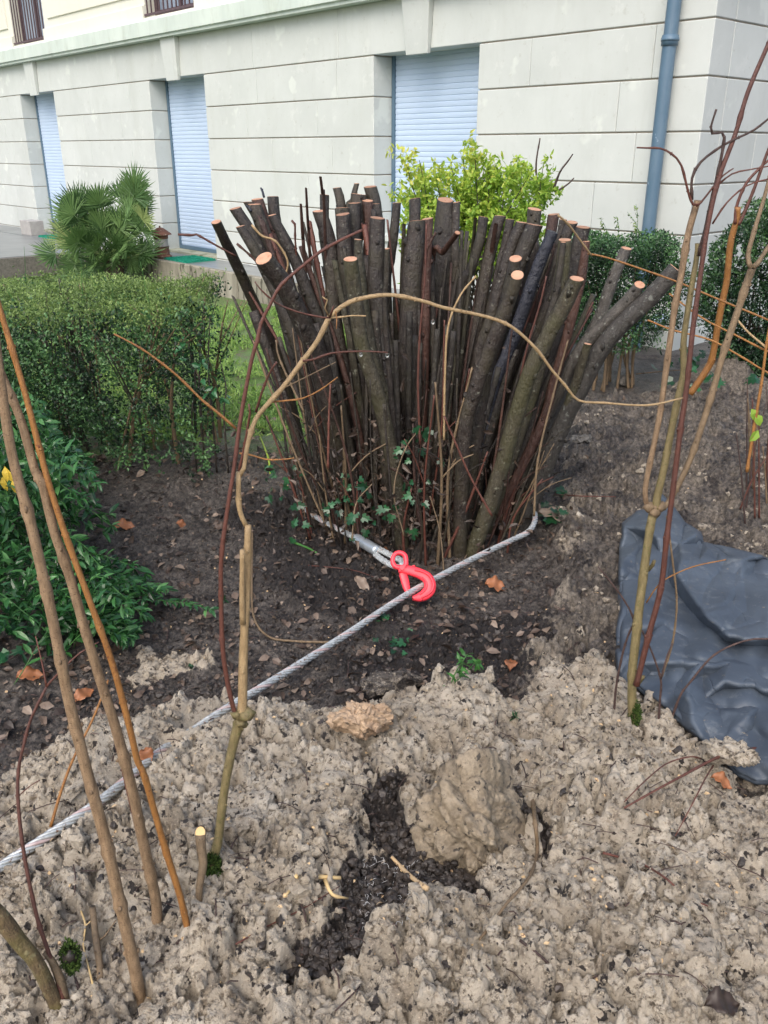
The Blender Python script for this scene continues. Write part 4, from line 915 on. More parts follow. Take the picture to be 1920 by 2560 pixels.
# ================================================================== GROUND TWIGS AND ROOTS
def gtwig(name, pts, r0, r1, mk, label, cat, off=.008, branches=(), hump=0, node=.05):
    def path(pp, ro):
        P = []; n = len(pp)
        for i, (u, v) in enumerate(pp):
            z = off+hump*math.sin(math.pi*i/(n-1)); P.append(gnd(u, v, z))
        return P
    mb = MB(); P = path(pts, r0); tube(mb, P, np.linspace(r0, r1, len(P)), 7, .02, .08, node, .25)
    for br in branches: Q = path(br, r1); tube(mb, Q, np.linspace(r1*1.1, r1*.6, len(Q)), 6, .02, .08, node, .25)
    o = mb.build(name, M[mk]); return tag(o, label, cat)
gtwig('fallen_branch', [(1990,1858),(1920,1869),(1866,1874),(1793,1894),(1703,1941),(1640,1975),(1560,2020)], .0045, .002, 'canered', 'forked red fallen branch lying over the sheet corner and the clay', 'branch', .02,
      [[(1757,1898),(1725,1892),(1667,1909),(1613,1952),(1560,2005)], [(1793,1898),(1764,1945),(1736,2000),(1688,2090)]], .05)
gtwig('fallen_twig', [(1508,2132),(1604,2160),(1669,2199),(1712,2240),(1770,2265)], .0028, .0015, 'canered', 'short curved red twig on the clay below the grey sheet', 'twig', .012)
gtwig('fallen_twig', [(1300,2351),(1356,2394),(1404,2446)], .003, .002, 'twigdark', 'short dark twig on the clay at the bottom of the frame', 'twig', .012)
gtwig('dark_root', [(1330,1990),(1338,2058),(1343,2130),(1323,2193),(1265,2261),(1198,2350)], .0052, .0025, 'canebr', 'long grey-brown root curving down the right side of the tall clay lump', 'root', .022)
gtwig('yellow_root', [(740,2190),(754,2198),(800,2192),(851,2195)], .0032, .0042, 'root', 'bright yellow forked root on the clay left of the dark hollow', 'root', .022, [[(812,2198),(831,2236),(870,2246)], [(754,2198),(735,2215),(712,2240)]])
gtwig('wood_splinter', [(979,2142),(1000,2165),(1029,2193),(1068,2222)], .004, .0062, 'wood', 'torn pale wood splinter lying across the dark hollow', 'splinter', .03, node=.3)
gtwig('fallen_twig', [(631,1331),(630,1440),(634,1539),(671,1591),(741,1603),(845,1606)], .004, .004, 'canebr', 'long dark curved twig on the soil above the wire rope', 'twig', .012)
gtwig('fallen_twig', [(590,2360),(680,2310),(760,2270),(850,2215)], .0018, .001, 'canered', 'thin red twig on the clay below the yellow root', 'twig', .012)
gtwig('fallen_twig', [(770,1413),(880,1425),(960,1452)], .002, .0015, 'canered', 'thin red twig on the soil left of the red hook', 'twig', .015)
gtwig('cut_leaf_stalk', [(738,1357),(770,1370),(792,1382)], .006, .004, 'weed', 'pale green cut stalk on the black soil near the wire rope end', 'stalk', .012, node=0)
gtwig('bulb_leaf', [(648,1085),(662,1120),(672,1150),(676,1185)], .004, .006, 'yellowgreen', 'long yellow-green bulb leaf behind the pruned shrub', 'leaf', .02, hump=.05, node=0)
gtwig('fallen_twig', [(1385,1236),(1450,1240),(1540,1242)], .003, .002, 'canered', 'straight red twig on the grey soil above the sheet', 'twig', .02)
gtwig('fallen_twig', [(1590,935),(1640,930),(1700,925)], .004, .003, 'canetan', 'pale twig lying at the foot of the building corner', 'twig', .02)

# ================================================================== WIRE ROPE AND HOOK
RR = .0122
NR = 2
hookP = gnd(1045, 1470)+V3(0, 0, .045)
rp = []
def rope_pt(u, v, z): p = atZ(u, v, z); return p
raw = [(-900,2830,.10),(-500,2520,.09),(-180,2290,.088),(0,2168,.085),(120,2090,.095),(260,1995,.100),(400,1880,.075),(470,1835,.05),(560,1775,.055),(700,1690,.05),(860,1590,.045),(960,1523,.05),(1045,1470,.055),(1180,1398,.05),(1280,1350,.05),(1322,1328,.06)]
P1 = [rope_pt(*q) for q in raw]
P1 += [atZ(1338, 1296, .075), V3(.665, 3.60, .06), V3(.62, 3.85, .03), V3(.35, 4.05, .03), V3(-.05, 4.02, -.04), V3(-.33, 3.84, -.04)]
P1 += [atZ(742, 1252, .0), atZ(780, 1285, .055), atZ(830, 1315, .065), atZ(890, 1345, .068), atZ(950, 1378, .068)]
# a little sag-free smoothing, keep over the ground
t = thing('wire_rope', P1[12], 'thick galvanised wire rope stretched over the clay and looped round the cut stems', 'wire rope')
Pc, _ = catmull(P1, [1]*len(P1), .006); T_, U_, W_ = frames(Pc); s_ = np.concatenate([[0], np.cumsum(np.linalg.norm(np.diff(Pc, axis=0), axis=1))])
for k in range(6):
    ph = s_*2*math.pi/.135+k*math.pi/3
    Q = Pc+(RR*.66)*(np.cos(ph)[:, None]*U_+np.sin(ph)[:, None]*W_)
    mb = MB(); tube(mb, Q, [RR*.345]*len(Q), 7, rough=0, sub=False, a=k/6); mb.build('strand', M['redwire' if k == 2 else 'steel'], t)
mb = MB(); tube(mb, Pc[::4], [RR*.5]*len(Pc[::4]), 6, rough=0, sub=False); mb.build('core', M['ferrule'], t)
# ferrule, thimble and eye
fa, fb = atZ(888, 1345, .07), atZ(944, 1378, .07); mb = MB(); tube(mb, [fa, fa+(fb-fa)*.06, fa+(fb-fa)*.94, fb], [.018, .0225, .0225, .019], 20, .01, 0); mb.build('ferrule', M['ferrule'], t)
ey = [(940,1368),(958,1378),(985,1392),(1003,1402),(1006,1412),(996,1418),(980,1413),(960,1402),(938,1386)]
Pe, _ = catmull([atZ(u, v, .074 if i < 5 else .06) for i, (u, v) in enumerate(ey)], [1]*len(ey), .005); Te, Ue, We = frames(Pe); se = np.concatenate([[0], np.cumsum(np.linalg.norm(np.diff(Pe, axis=0), axis=1))])
for k in range(6):
    ph = se*2*math.pi/.14+k*math.pi/3; Q = Pe+(RR*.62)*(np.cos(ph)[:, None]*Ue+np.sin(ph)[:, None]*We); mb = MB(); tube(mb, Q, [RR*.42]*len(Q), 7, rough=0, sub=False); mb.build('eye_strand', M['steel'], t)
# red clevis hook, laid on a slope facing up and towards the viewer
n_h = nrm(V3(.05, -.75, .66)); p0 = P1[12]+V3(0, 0, .012)
def hp(x, y): return atP(900+x*.1507, 1300+y*.1507, p0, n_h)
hk = thing('red_hook', p0-V3(0,0,.02), 'red painted steel safety hook closed round the wire rope', 'hook')
def band(mb, pts, widths, thick, off=0., n=12, step=.004):
    """flat-oval bar along pts in the hook plane"""
    P = [hp(x, y)+n_h*off for x, y in pts]; sc = .1507*wpx(2, p0)[0]
    Pq, Rq = catmull(P, np.array(widths)*sc/2, step); T = nrm(np.gradient(Pq, axis=0)); B = np.cross(n_h, T); th = np.arange(n)*2*np.pi/n
    cx = np.sign(np.cos(th))*np.abs(np.cos(th))**.6; cy = np.sign(np.sin(th))*np.abs(np.sin(th))**.6
    Vv = Pq[:, None]+Rq[:, None, None]*cx[None, :, None]*B[:, None]+(thick/2)*cy[None, :, None]*n_h
    L = len(Pq); f = [(i*n+j, i*n+(j+1) % n, (i+1)*n+(j+1) % n, (i+1)*n+j) for i in range(L-1) for j in range(n)]+[tuple(range(n-1, -1, -1)), tuple((L-1)*n+j for j in range(n))]
    mb.add(Vv.reshape(-1, 3), f)
mb = MB(); band(mb, [(640,810),(760,825),(900,860),(1010,900),(1110,960),(1160,1060),(1150,1160),(1080,1240),(980,1285),(870,1300)], [130,150,165,175,190,200,200,190,150,70], .030); mb.build('body', M['redpaint'], hk)
mb = MB(); band(mb, [(900,850),(1040,880),(1150,950),(1205,1060),(1195,1170),(1120,1250),(1010,1310)], [30,40,44,46,44,40,24], .046); band(mb, [(1030,960),(1090,1040),(1095,1130),(1040,1210),(985,1250)], [22,30,32,30,20], .040); mb.build('rib', M['redpaint'], hk)
mb = MB(); band(mb, [(690,870),(725,930),(750,1020),(775,1120),(800,1215),(790,1240)], [110,140,140,120,80,40], .022, -.006); mb.build('latch', M['redpaint'], hk)
mb = MB(); band(mb, [(665,800),(580,775),(540,700),(550,620),(600,560),(680,555),(745,600),(762,690),(755,760),(700,805)], [80,80,76,70,70,74,80,80,84,84], .026, .004); mb.build('eye_ring', M['redpaint'], hk)
mb = MB(); c = hp(692, 812); tube(mb, [c+n_h*.0, c+n_h*.022], [.0092, .0092], 18, 1, 0); mb.build('pin', M['redpaint'], hk, auto=40)
mb = MB(); band(mb, [(868,775),(890,762),(915,775)], [24, 30, 20], .014, .0); mb.build('trigger', M['redpaint'], hk)

# ================================================================== GREY SHEET
def tarp():
    m, n, b = mat('grey_membrane'); co = coords(n)
    c = ramp(n, noise(n, 5, 5, .6, co), [(.3, (.042,.055,.074)), (.7, (.070,.090,.116))])
    c = mixc(n, ramp(n, noise(n, 14, 6, .75, co), [(.56, (0,0,0)), (.70, (1,1,1))]), c, (.125,.142,.158)); c = mixc(n, ramp(n, noise(n, 60, 4, .7, co), [(.66, (0,0,0)), (.70, (1,1,1))]), c, (.20,.17,.13))
    n.links.new(c, b.inputs['Base Color']); b.inputs['Roughness'].default_value = .6
    bump(n, b, noise(n, 26, 5, .65, co), .3, .005); M['tarp'] = m
    OUTD = ([(1428,1068),(1452,1092),(1478,1130),(1512,1150),(1520,1172),(1659,1205),(1800,1260),(1900,1500),(1800,1690),(1659,1692),(1632,1692),(1590,1672),(1545,1620),(1480,1570),(1420,1520),(1375,1485),(1338,1480),(1332,1400),(1338,1280),(1340,1190),(1345,1130),(1375,1105),(1412,1098)])
    OUT = [((a*1.1573-1450)/.3615, (b*1.1573-1200)/.3615) for a, b in OUTD]; OUT = np.array(OUT)
    xs = np.arange(225, 1900, 4.); ys = np.arange(75, 2180, 4.); X, Y = np.meshgrid(xs, ys); x = X.ravel(); y = Y.ravel()
    sdd = poly_sd(x, y, [tuple(q) for q in OUT]); st = 4.
    CP = [(300,320,0.110),(290,600,0.120),(285,900,0.120),(278,1200,0.110),(400,700,0.075),(425,1000,0.085),(390,1200,0.075),
      (450,335,0.147),(520,405,0.158),(700,570,0.171),(682,660,0.163),(870,920,0.177),(1030,1070,0.171),(1150,1095,0.169),(1300,1085,0.171),(1900,1080,0.169),
      (430,410,0.070),(590,600,0.050),(615,740,0.045),(790,985,0.045),(970,1150,0.045),(1150,1185,0.040),(1300,1185,0.040),(1900,1180,0.050),
      (560,800,0.105),(560,1000,0.120),(700,1100,0.115),(860,1210,0.110),(1050,1290,0.120),(1300,1330,0.110),(1900,1330,0.120),
      (430,1262,0.125),(650,1265,0.133),(850,1280,0.136),(990,1400,0.133),(1100,1425,0.130),(1300,1440,0.133),(1900,1440,0.130),
      (500,1320,0.085),(700,1345,0.090),(860,1345,0.090),(985,1470,0.055),(1100,1500,0.050),(1300,1515,0.045),(1900,1500,0.050),
      (760,1400,0.125),(742,1500,0.120),(770,1620,0.110),(830,1760,0.090),(900,1870,0.060),(860,1500,0.085),(950,1600,0.080),(1100,1700,0.100),(1150,1630,0.120),(1270,1560,0.080),(1130,1880,0.050),(1280,1800,0.080),(1900,1700,0.100),(1200,1760,0.060),
      (560,1450,0.060),(640,1590,0.050),
      (600,200,0.090),(700,300,0.110),(690,450,0.136),(800,370,0.130),(820,560,0.163),(1000,640,0.141),(1120,560,0.169),(1130,690,0.144),(1280,520,0.136),(1000,850,0.171),(1150,900,0.149),(1300,800,0.169),(1900,800,0.158),(900,700,0.149),(880,480,0.141),(1040,1010,0.158)]
    from mathutils.geometry import delaunay_2d_cdt
    def gz(a, b):
        p_ = [atZ(1450+q*.3615, 1200+r*.3615, .04) for q, r in zip(a, b)]; p_ = np.array(p_); return terrain(p_[:, 0], p_[:, 1], False)[0]
    cp = np.array(list(CP)+[(ox, oy, hh) for (ox, oy), hh in zip(OUT, gz(OUT[:, 0], OUT[:, 1])+.018)], float)
    vv, _, ff, ov, _, _ = delaunay_2d_cdt([Vector(q[:2]) for q in cp], [], [], 0, 1e-6)
    vz = np.array([cp[o_[0]][2] for o_ in ov]); vv = np.array([tuple(q) for q in vv])
    ux = x+22*(fbm(x/130, y/130, 2, 84)-.5)*2; uy = y+22*(fbm(x/130, y/130, 2, 85)-.5)*2
    z = np.full(len(x), .05)
    for f_ in ff:
        (ax, ay), (bx, by), (cx, cy) = vv[f_[0]], vv[f_[1]], vv[f_[2]]; dn = (by-cy)*(ax-cx)+(cx-bx)*(ay-cy)
        if abs(dn) < 1e-9: continue
        l1 = ((by-cy)*(ux-cx)+(cx-bx)*(uy-cy))/dn; l2 = ((cy-ay)*(ux-cx)+(ax-cx)*(uy-cy))/dn; l3 = 1-l1-l2
        m_ = (l1 > -1e-6) & (l2 > -1e-6) & (l3 > -1e-6); z[m_] = (l1*vz[f_[0]]+l2*vz[f_[1]]+l3*vz[f_[2]])[m_]
    zz = z.reshape(X.shape)
    for _ in range(2):
        q = zz.copy(); q[1:-1, 1:-1] = (zz[1:-1, 1:-1]*4+zz[:-2, 1:-1]+zz[2:, 1:-1]+zz[1:-1, :-2]+zz[1:-1, 2:])/8; zz = q
    z = zz.ravel()
    rid = lambda a, b, sc, k: np.abs(fbm(a/sc, b/sc, 2, k)*2-1)
    z = z+.034*np.minimum(rid(x+.4*y, y, 380, 81), .12)+.020*np.minimum(rid(x, y-.5*x, 150, 82), .10)
    z = z-.012*sst(14, 0, sdd)
    inb = sdd > -st
    P3 = np.zeros((len(x), 3)); ii = np.where(inb)[0]
    def place(i, a, b): P3[i] = atZ(1450+a*.3615, 1200+b*.3615, z[i])
    for i in ii: place(i, x[i], y[i])
    hT = terrain(P3[ii, 0], P3[ii, 1], True)[0]; hT = np.maximum(hT, terrain(P3[ii, 0], P3[ii, 1], False)[0]+.02)+.012; zq = np.full(len(x), -1.); zq[ii] = hT; zq = zq.reshape(X.shape)
    for _ in range(14):
        zq[1:-1, 1:-1] = np.maximum(zq[1:-1, 1:-1], np.maximum(np.maximum(zq[:-2, 1:-1], zq[2:, 1:-1]), np.maximum(zq[1:-1, :-2], zq[1:-1, 2:])))
    for _ in range(90): zq[1:-1, 1:-1] = (zq[:-2, 1:-1]+zq[2:, 1:-1]+zq[1:-1, :-2]+zq[1:-1, 2:])/4
    hT = zq.ravel()[ii]; z[ii] = np.where(sdd[ii] > 25, np.maximum(z[ii], hT), z[ii])
    # snap border vertices inwards to the outline
    keep = sdd > -st
    x2, y2 = x.copy(), y.copy()
    idx = -np.ones(len(x), int); kx = np.where(keep)[0]; idx[kx] = np.arange(len(kx)); id2 = idx.reshape(X.shape)
    q = np.stack([id2[:-1, :-1], id2[:-1, 1:], id2[1:, 1:], id2[1:, :-1]], -1).reshape(-1, 4); q = q[(q >= 0).all(1)]
    for i in kx[sdd[kx] < 0]:
        best = None; bd = 1e9
        for (ax, ay), (bx, by) in zip(OUT, np.roll(OUT, -1, 0)):
            ex, ey = bx-ax, by-ay; tt = min(1, max(0, ((x[i]-ax)*ex+(y[i]-ay)*ey)/(ex*ex+ey*ey))); cx, cy = ax+tt*ex, ay+tt*ey; dd = (x[i]-cx)**2+(y[i]-cy)**2
            if dd < bd: bd = dd; best = (cx, cy)
        x2[i], y2[i] = best
    VT = np.array([atZ(1450+x2[i]*.3615, 1200+y2[i]*.3615, z[i]) for i in kx])
    o = bulk('plastic_sheet', VT, q, m, smooth=True)
    sf = o.modifiers.new('thickness', 'SOLIDIFY'); sf.thickness = .006; sf.offset = -1
    tag(o, 'crumpled blue-grey waterproof sheet lying folded on the soil at the right', 'sheet')
    from mathutils.bvhtree import BVHTree
    return BVHTree.FromPolygons([tuple(v) for v in VT], [tuple(f) for f in q])
TB = tarp()

# ================================================================== CLODS, LITTER, LEAVES
ICO5 = ico(6)
def clodmesh(name, mk, pts, label, cat, sc=(1, 1, .8), amp=.10, planes=11, shape=None):
    mb = MB()
    for c, r in pts:
        v = rockshape(ICO5, planes, .5, .88, amp)*np.array(sc)*r*1.25
        if shape is not None: v = shape(v)
        mb.add(v+np.array(c), ICO5[1].tolist())
    o = mb.build(name, M['soil' if mk == 'clod' else mk], smooth=True); attr(o.data, 'clay', np.full(len(o.data.vertices), 1. if 'sod' not in label else .35)); v = np.zeros(len(o.data.vertices)*3, np.float32); o.data.vertices.foreach_get('co', v); v = v.reshape(-1, 3)
    s = 60; v0 = v.copy(); v += .018*np.stack([fbm(v0[:, 0]*s+v0[:, 2]*41, v0[:, 1]*s+v0[:, 2]*47, 4, k)-.5 for k in (1, 2, 3)], 1)*1.3
    c0 = v.mean(0); dr_ = nrm(v-c0); cc_ = .008*clods(v0[:, 0]+.7*v0[:, 2], v0[:, 1]+.6*v0[:, 2], .030, 500)+.006*clods(v0[:, 0]-.7*v0[:, 2], v0[:, 1]+.8*v0[:, 2], .013, 510); v += dr_*(cc_-.007)[:, None]*min(1, pts[0][1]/.06)
    o.data.vertices.foreach_set('co', v.ravel()); return tag(o, label, cat)
hit = TB.ray_cast(Vector((*atZ(1830, 1905, .12)[:2], 2)), Vector((0, 0, -1)))
zc = (hit[0].z if hit[0] else .1)
p = atZ(1828, 1885, zc+.035); clodmesh('clay_clod', 'clod', [(V3(p[0], p[1], zc+.040), .050)], 'pale clay clod lying on the corner of the grey sheet', 'clod', sc=(1.15, .85, .62))
p = gnd(905, 1850); clodmesh('clay_clod', 'orangeclay', [(p+V3(0, .01, .055), .070)], 'orange-tinged blocky clay clod standing above the dark hollow', 'clod', sc=(1, .8, .85))
def big_lump():
    import bmesh
    from mathutils.bvhtree import BVHTree
    Yc = gnd(1185, 2100)[1]
    pts = [(1080,2135,-.03),(1180,2170,-.06),(1290,2150,-.04),(1052,2055,.02),(1312,2105,.02),(1085,1990,.0),(1245,1950,.02),(1275,2030,0),(1105,2075,-.05),(1205,2090,-.075),(1132,1915,0),
           (1165,1865,.045),(1222,1872,.05),(1070,2000,.15),(1290,2020,.15),(1185,1925,.16)]
    P = [atY(u, v, Yc+d) for u, v, d in pts]; P += [q-V3(0, 0, .06) for q in P[:5]]
    bm = bmesh.new(); [bm.verts.new(q) for q in P]; bmesh.ops.convex_hull(bm, input=bm.verts); bm.normal_update(); T = BVHTree.FromBMesh(bm); c = np.mean(P, 0); bm.free()
    src = ico(7) if False else ICO5; out = []
    for d in src[0]:
        h = T.ray_cast(Vector(c), Vector(d)); out.append(np.array(h[0]) if h[0] else c+d*.1)
    v0 = np.array(out); d = nrm(v0-c); q = v0
    n1 = fbm(q[:, 0]*14+q[:, 2]*9, q[:, 1]*14-q[:, 2]*11, 4, 610)-.5; cl_ = clods(q[:, 0]+.7*q[:, 2], q[:, 1]+.8*q[:, 2], .038, 600); c2 = clods(q[:, 0]-.6*q[:, 2], q[:, 1]+.9*q[:, 2], .015, 620)
    crack = np.exp(-((q[:, 0]-(atY(1225, 2050, Yc)[0]+.03*(fbm(q[:, 2]*30, q[:, 2]*0, 3, 5)-.5)))/.006)**2)*sst(.16, .10, q[:, 2])
    n2_ = np.abs(fbm(q[:, 0]*8+q[:, 2]*6, q[:, 1]*8-q[:, 2]*7, 3, 640)*2-1)
    v = v0+d*(.05*n1+.09*(.18-np.minimum(n2_, .4))+.030*(clods(q[:, 0]+.5*q[:, 2], q[:, 1]+.6*q[:, 2], .085, 630)-.35)+.010*(cl_-.5)+.005*(c2-.5)+.005*(fbm(q[:, 0]*120+q[:, 2]*90, q[:, 1]*120-q[:, 2]*70, 3, 611)-.5)-.03*crack)[:, None]
    mb = MB(); mb.add(v, src[1].tolist()); o = mb.build('clay_lump', M['lump'], smooth=True); tag(o, 'tall wedge-shaped lump of clay rising over the black hollow', 'clay lump')
big_lump()
p = gnd(985, 1730); clodmesh('clay_clod', 'clod', [(p+V3(0, .0, .02), .06)], 'dark rooty sod lump on the black soil left of the weed', 'clod', sc=(1.3, .8, .6))
p = gnd(1800, 985); clodmesh('clay_clod', 'clod', [(p+V3(0, .05, -.01), .13)], 'largest grey clay clod beneath the orange stem by the building corner', 'clod', sc=(1.3, 1, .7))
p = gnd(1563, 962); clodmesh('stone', 'darkstone', [(p+V3(0, 0, .02), .05)], 'small grey stone on the dark soil behind the cut stems', 'stone')
p = gnd(1460, 1100); clodmesh('stone', 'darkstone', [(p+V3(0, 0, .005), .05)], 'flat grey stone in the grey soil right of the cut stems', 'stone', sc=(1.3, 1, .45))
p = gnd(640, 1905)
def scatter(n, test, umin, umax, vmin, vmax):
    out = []
    while len(out) < n:
        k = n*2; u = umin+(umax-umin)*rng.random(k); v = vmin+(vmax-vmin)*rng.random(k)
        P = np.array([atZ(a, b, .03) for a, b in zip(u, v)]); h, c, g, d, gy2 = terrain(P[:, 0], P[:, 1]); ok = test(P, c, g, d, gy2)
        P[:, 2] = h; out += list(P[ok])
    return np.array(out[:n])
# crumbs lying loose on the clay
def crumbs(name, P, r, mk, label):
    n = len(P); allv = []; allf = []; off = 0; rn = []
    big = r > .0055; V2 = [rockshape(ICO2) for _ in range(14)]; V1 = [rockshape(ICO1, 6) for _ in range(14)]; V3_ = [rockshape((ICO3[0], None), 13, .5, .85, .30) for _ in range(14)]
    for i in range(n):
        v, f = (V3_[i % 14], ICO3[1]) if r[i] > .0115 else (V2[i % 14], ICO2[1]) if big[i] else (V1[i % 14], ICO1[1])
        s = .7+.6*rng.random(3); q = v*s*r[i]*1.2
        an = rng.random()*6.28; c_, s_n = math.cos(an), math.sin(an); q = q@np.array([[c_, -s_n, 0], [s_n, c_, 0], [0, 0, 1]]).T
        allv.append(q+P[i]+V3(0, 0, r[i]*.05)); allf.append(f+off); off += len(v); rn.append(np.full(len(v), rng.random()))
    o = bulk(name, np.vstack(allv), np.vstack(allf), M[mk], rnd=np.concatenate(rn), smooth=False)
    if mk == 'soil': attr(o.data, 'clay', np.full(len(o.data.vertices), .95))
    return tag(o, label, 'soil', kind='stuff')
P = scatter(8000, lambda P, c, g, d, y: (c > .5) & (d < .4), -60, 1980, 1050, 2620); rq = .0016+.0125*rng.random(len(P))**3.2; rq[:110] = .012+.020*rng.random(110)**1.5; crumbs('clay_crumbs', P, rq, 'soil', 'loose crumbs of clay scattered over the dug ground')
P = np.vstack([scatter(6500, lambda P, c, g, d, y: (c < .35) & (g < .3), 150, 1700, 1080, 2450), scatter(2200, lambda P, c, g, d, y: d > .5, 600, 1400, 1900, 2500), scatter(160, lambda P, c, g, d, y: c > .5, 0, 1920, 1500, 2560)]); crumbs('soil_crumbs', P, .0018+.0085*rng.random(len(P))**2.2, 'darkclod', 'dark crumbs of wet humus around the cut stems')
# leaf litter in the bed
def litter(P, L, name, label, mk='litter', kind='stuff', flat=.8):
    n = len(P); a = rng.random(n)*6.28; Dv = np.stack([np.cos(a), np.sin(a), rng.normal(size=n)*.25], 1); Nv = rdir(n)*flat+V3(0, 0, 1)
    o = leaves(name, P+V3(0, 0, .008), Dv, nrm(Nv), L, L*(.5+.25*rng.random(n)), M[mk], curl=.22, fold=.12, rnd=rng.random(n)**1.15); return tag(o, label, 'leaves', kind=kind)
P = scatter(3500, lambda P, c, g, d, y: (c < .3) & (g < .6) & (rng.random(len(c)) < .55+.45*np.exp(-((P[:, 0]-.12)**2+(P[:, 1]-3.7)**2)/.45)), -50, 1500, 960, 1900); litter(P, .007+.042*rng.random(len(P))**2.2, 'leaf_litter', 'brown dead leaves lying over the dark soil')
# leaves caught between the stems
n = 1300; P = np.stack([.12+rng.normal(size=n)*.26, 3.50+rng.normal(size=n)*.18, np.abs(rng.normal(size=n))*.24], 1); P[:, 2] += .02; o = leaves('caught_leaves', P, rdir(n), rdir(n), .022+.035*rng.random(n)**1.5, .018, M['litter'], curl=.4, fold=.35, rnd=.05+.75*rng.random(n)**2.0); tag(o, 'dead brown leaves piled between the cut stems', 'leaves', kind='stuff')
# small sticks and chips
mb = MB(); P = scatter(520, lambda P, c, g, d, y: (g < .3), -40, 1900, 1050, 2560)
for p in P:
    a = rng.random()*6.28; L = .015+.07*rng.random()**2; d = V3(math.cos(a), math.sin(a), rng.normal()*.12)*L; tube(mb, [p+V3(0,0,.006), p+d*.5+V3(rng.normal()*.003, 0, .01), p+d+V3(0, 0, .006)], [.0008+.0012*rng.random()]*3, 4, .03, 0)
o = mb.build('twig_debris', M['twigdark']); tag(o, 'short bits of twig scattered over the soil', 'twigs', kind='stuff')
P = scatter(700, lambda P, c, g, d, y: g < .3, -40, 1900, 1100, 2560); litter(P, .004+.011*rng.random(len(P))**1.5, 'wood_chips', 'small pale chips of wood and root scattered over the soil', 'wood', flat=.8)
# single russet leaves
def bigleaf(u, v, L, W, ang, label, mk='deadleaf', tilt=(0, -.3, 1), rn=.5):
    c = gnd(u, v); mb = MB(); n = 15; d = V3(math.cos(ang), math.sin(ang), 0); N_ = nrm(V3(*tilt)); d = nrm(d-N_*np.dot(d, N_)); s = np.cross(N_, d)
    v_ = []; 
    for i in range(n):
        t_ = i/(n-1); wd = W/2*(math.sin(math.pi*min(1, t_*1.02))**.75)*(1+.12*(i % 2))
        for k in (-1, -.5, 0, .5, 1): v_.append(c+N_*(.014+.22*W*abs(k)**1.5*(1+.5*math.sin(i*1.3))+.012*math.sin(t_*5)+.003*rng.random())+d*(t_-.5)*L+s*k*wd)
    f = [(i*5+k, i*5+k+1, (i+1)*5+k+1, (i+1)*5+k) for i in range(n-1) for k in range(4)]
    mb.add(np.array(v_), f, a=rn); o = mb.build('fallen_leaf', M[mk]); sm = o.modifiers.new('thickness', 'SOLIDIFY'); sm.thickness = .0008; tag(o, label, 'leaf', 'large fallen leaves')
bigleaf(313,1325,.10,.06,.1,'curled orange leaf lying alone on the dark soil at the left')
bigleaf(80,1700,.085,.05,.2,'russet leaf behind the thick tan cane at the left edge')
bigleaf(210,1745,.075,.04,1.0,'pointed russet leaf between the two tan canes', tilt=(.2,-.5,1))
bigleaf(1238,1475,.085,.065,-.2,'cracked russet leaf on the black soil right of the red hook')
bigleaf(1275,1670,.06,.04,1.4,'dark red-brown leaf on the black soil above the clay ridge', rn=.0)
bigleaf(1800,1965,.055,.035,-.5,'tan leaf at the edge of the grey sheet under the red branch')
bigleaf(960,1385,.06,.04,.5,'brown leaf behind the ring of the red hook', rn=.1)
bigleaf(905,1470,.09,.04,-.9,'pale brown curled leaf left of the red hook latch','litter',rn=.95)
bigleaf(1385,1300,.16,.07,-.25,'large pale grey-brown leaf with ribs by the ivy right of the stems','litter',rn=1.)
bigleaf(1175,1300,.12,.05,-1.1,'pale ribbed leaf standing against the olive front stem','litter',rn=1., tilt=(.3,-.9,.4))
bigleaf(1240,1040,.14,.06,.9,'large tan leaf caught high between the stems','litter',rn=.9, tilt=(-.3,-.9,.3))
bigleaf(455,1320,.05,.035,-.4,'small curled red-brown leaf on the soil right of the orange one', rn=.1)
bigleaf(560,1330,.08,.05,.1,'dull purple-brown leaf on the black soil by the pruned shrub','litter',rn=.45)
bigleaf(370,1900,.04,.035,-1.,'orange-brown leaf beside the buried part of the wire rope', rn=.2)
bigleaf(1090,2415,.035,.018,.9,'small yellow-orange leaf on the clay at the bottom centre', rn=1.)
bigleaf(1800,2520,.07,.045,.1,'dark brown leaf on the clay near the bottom right corner','litter', rn=.15)
# white rootlets in the hollow
mb = MB()
for _ in range(150):
    u = 900+150*rng.random(); v = 2150+170*rng.random(); p = gnd(u, v, .004); a = rng.random()*6.28; L = .005+.014*rng.random()
    tube(mb, [p, p+V3(math.cos(a)*L*.5, math.sin(a)*L*.5, .006), p+V3(math.cos(a+.5)*L, math.sin(a+.5)*L, .002)], [.0004, .0003, .0002], 4, .006, 0)
o = mb.build('white_rootlets', M['curtain']); tag(o, 'tangle of fine white rootlets in the dark hollow', 'roots', kind='stuff')

# ================================================================== FOLIAGE
def shrubfol(name, parent, n, fn, L, W, mk, up=.2, out=None, rnd=None, curl=.2):
    B = fn(n); d = rdir(n, up)
    if out is not None: d = nrm(d+nrm(B-np.array(out))*.8)
    return leaves(name, B, d, rdir(n, 1.), L*(.7+.6*rng.random(n)), W*(.7+.6*rng.random(n)), M[mk], parent, rnd, curl)
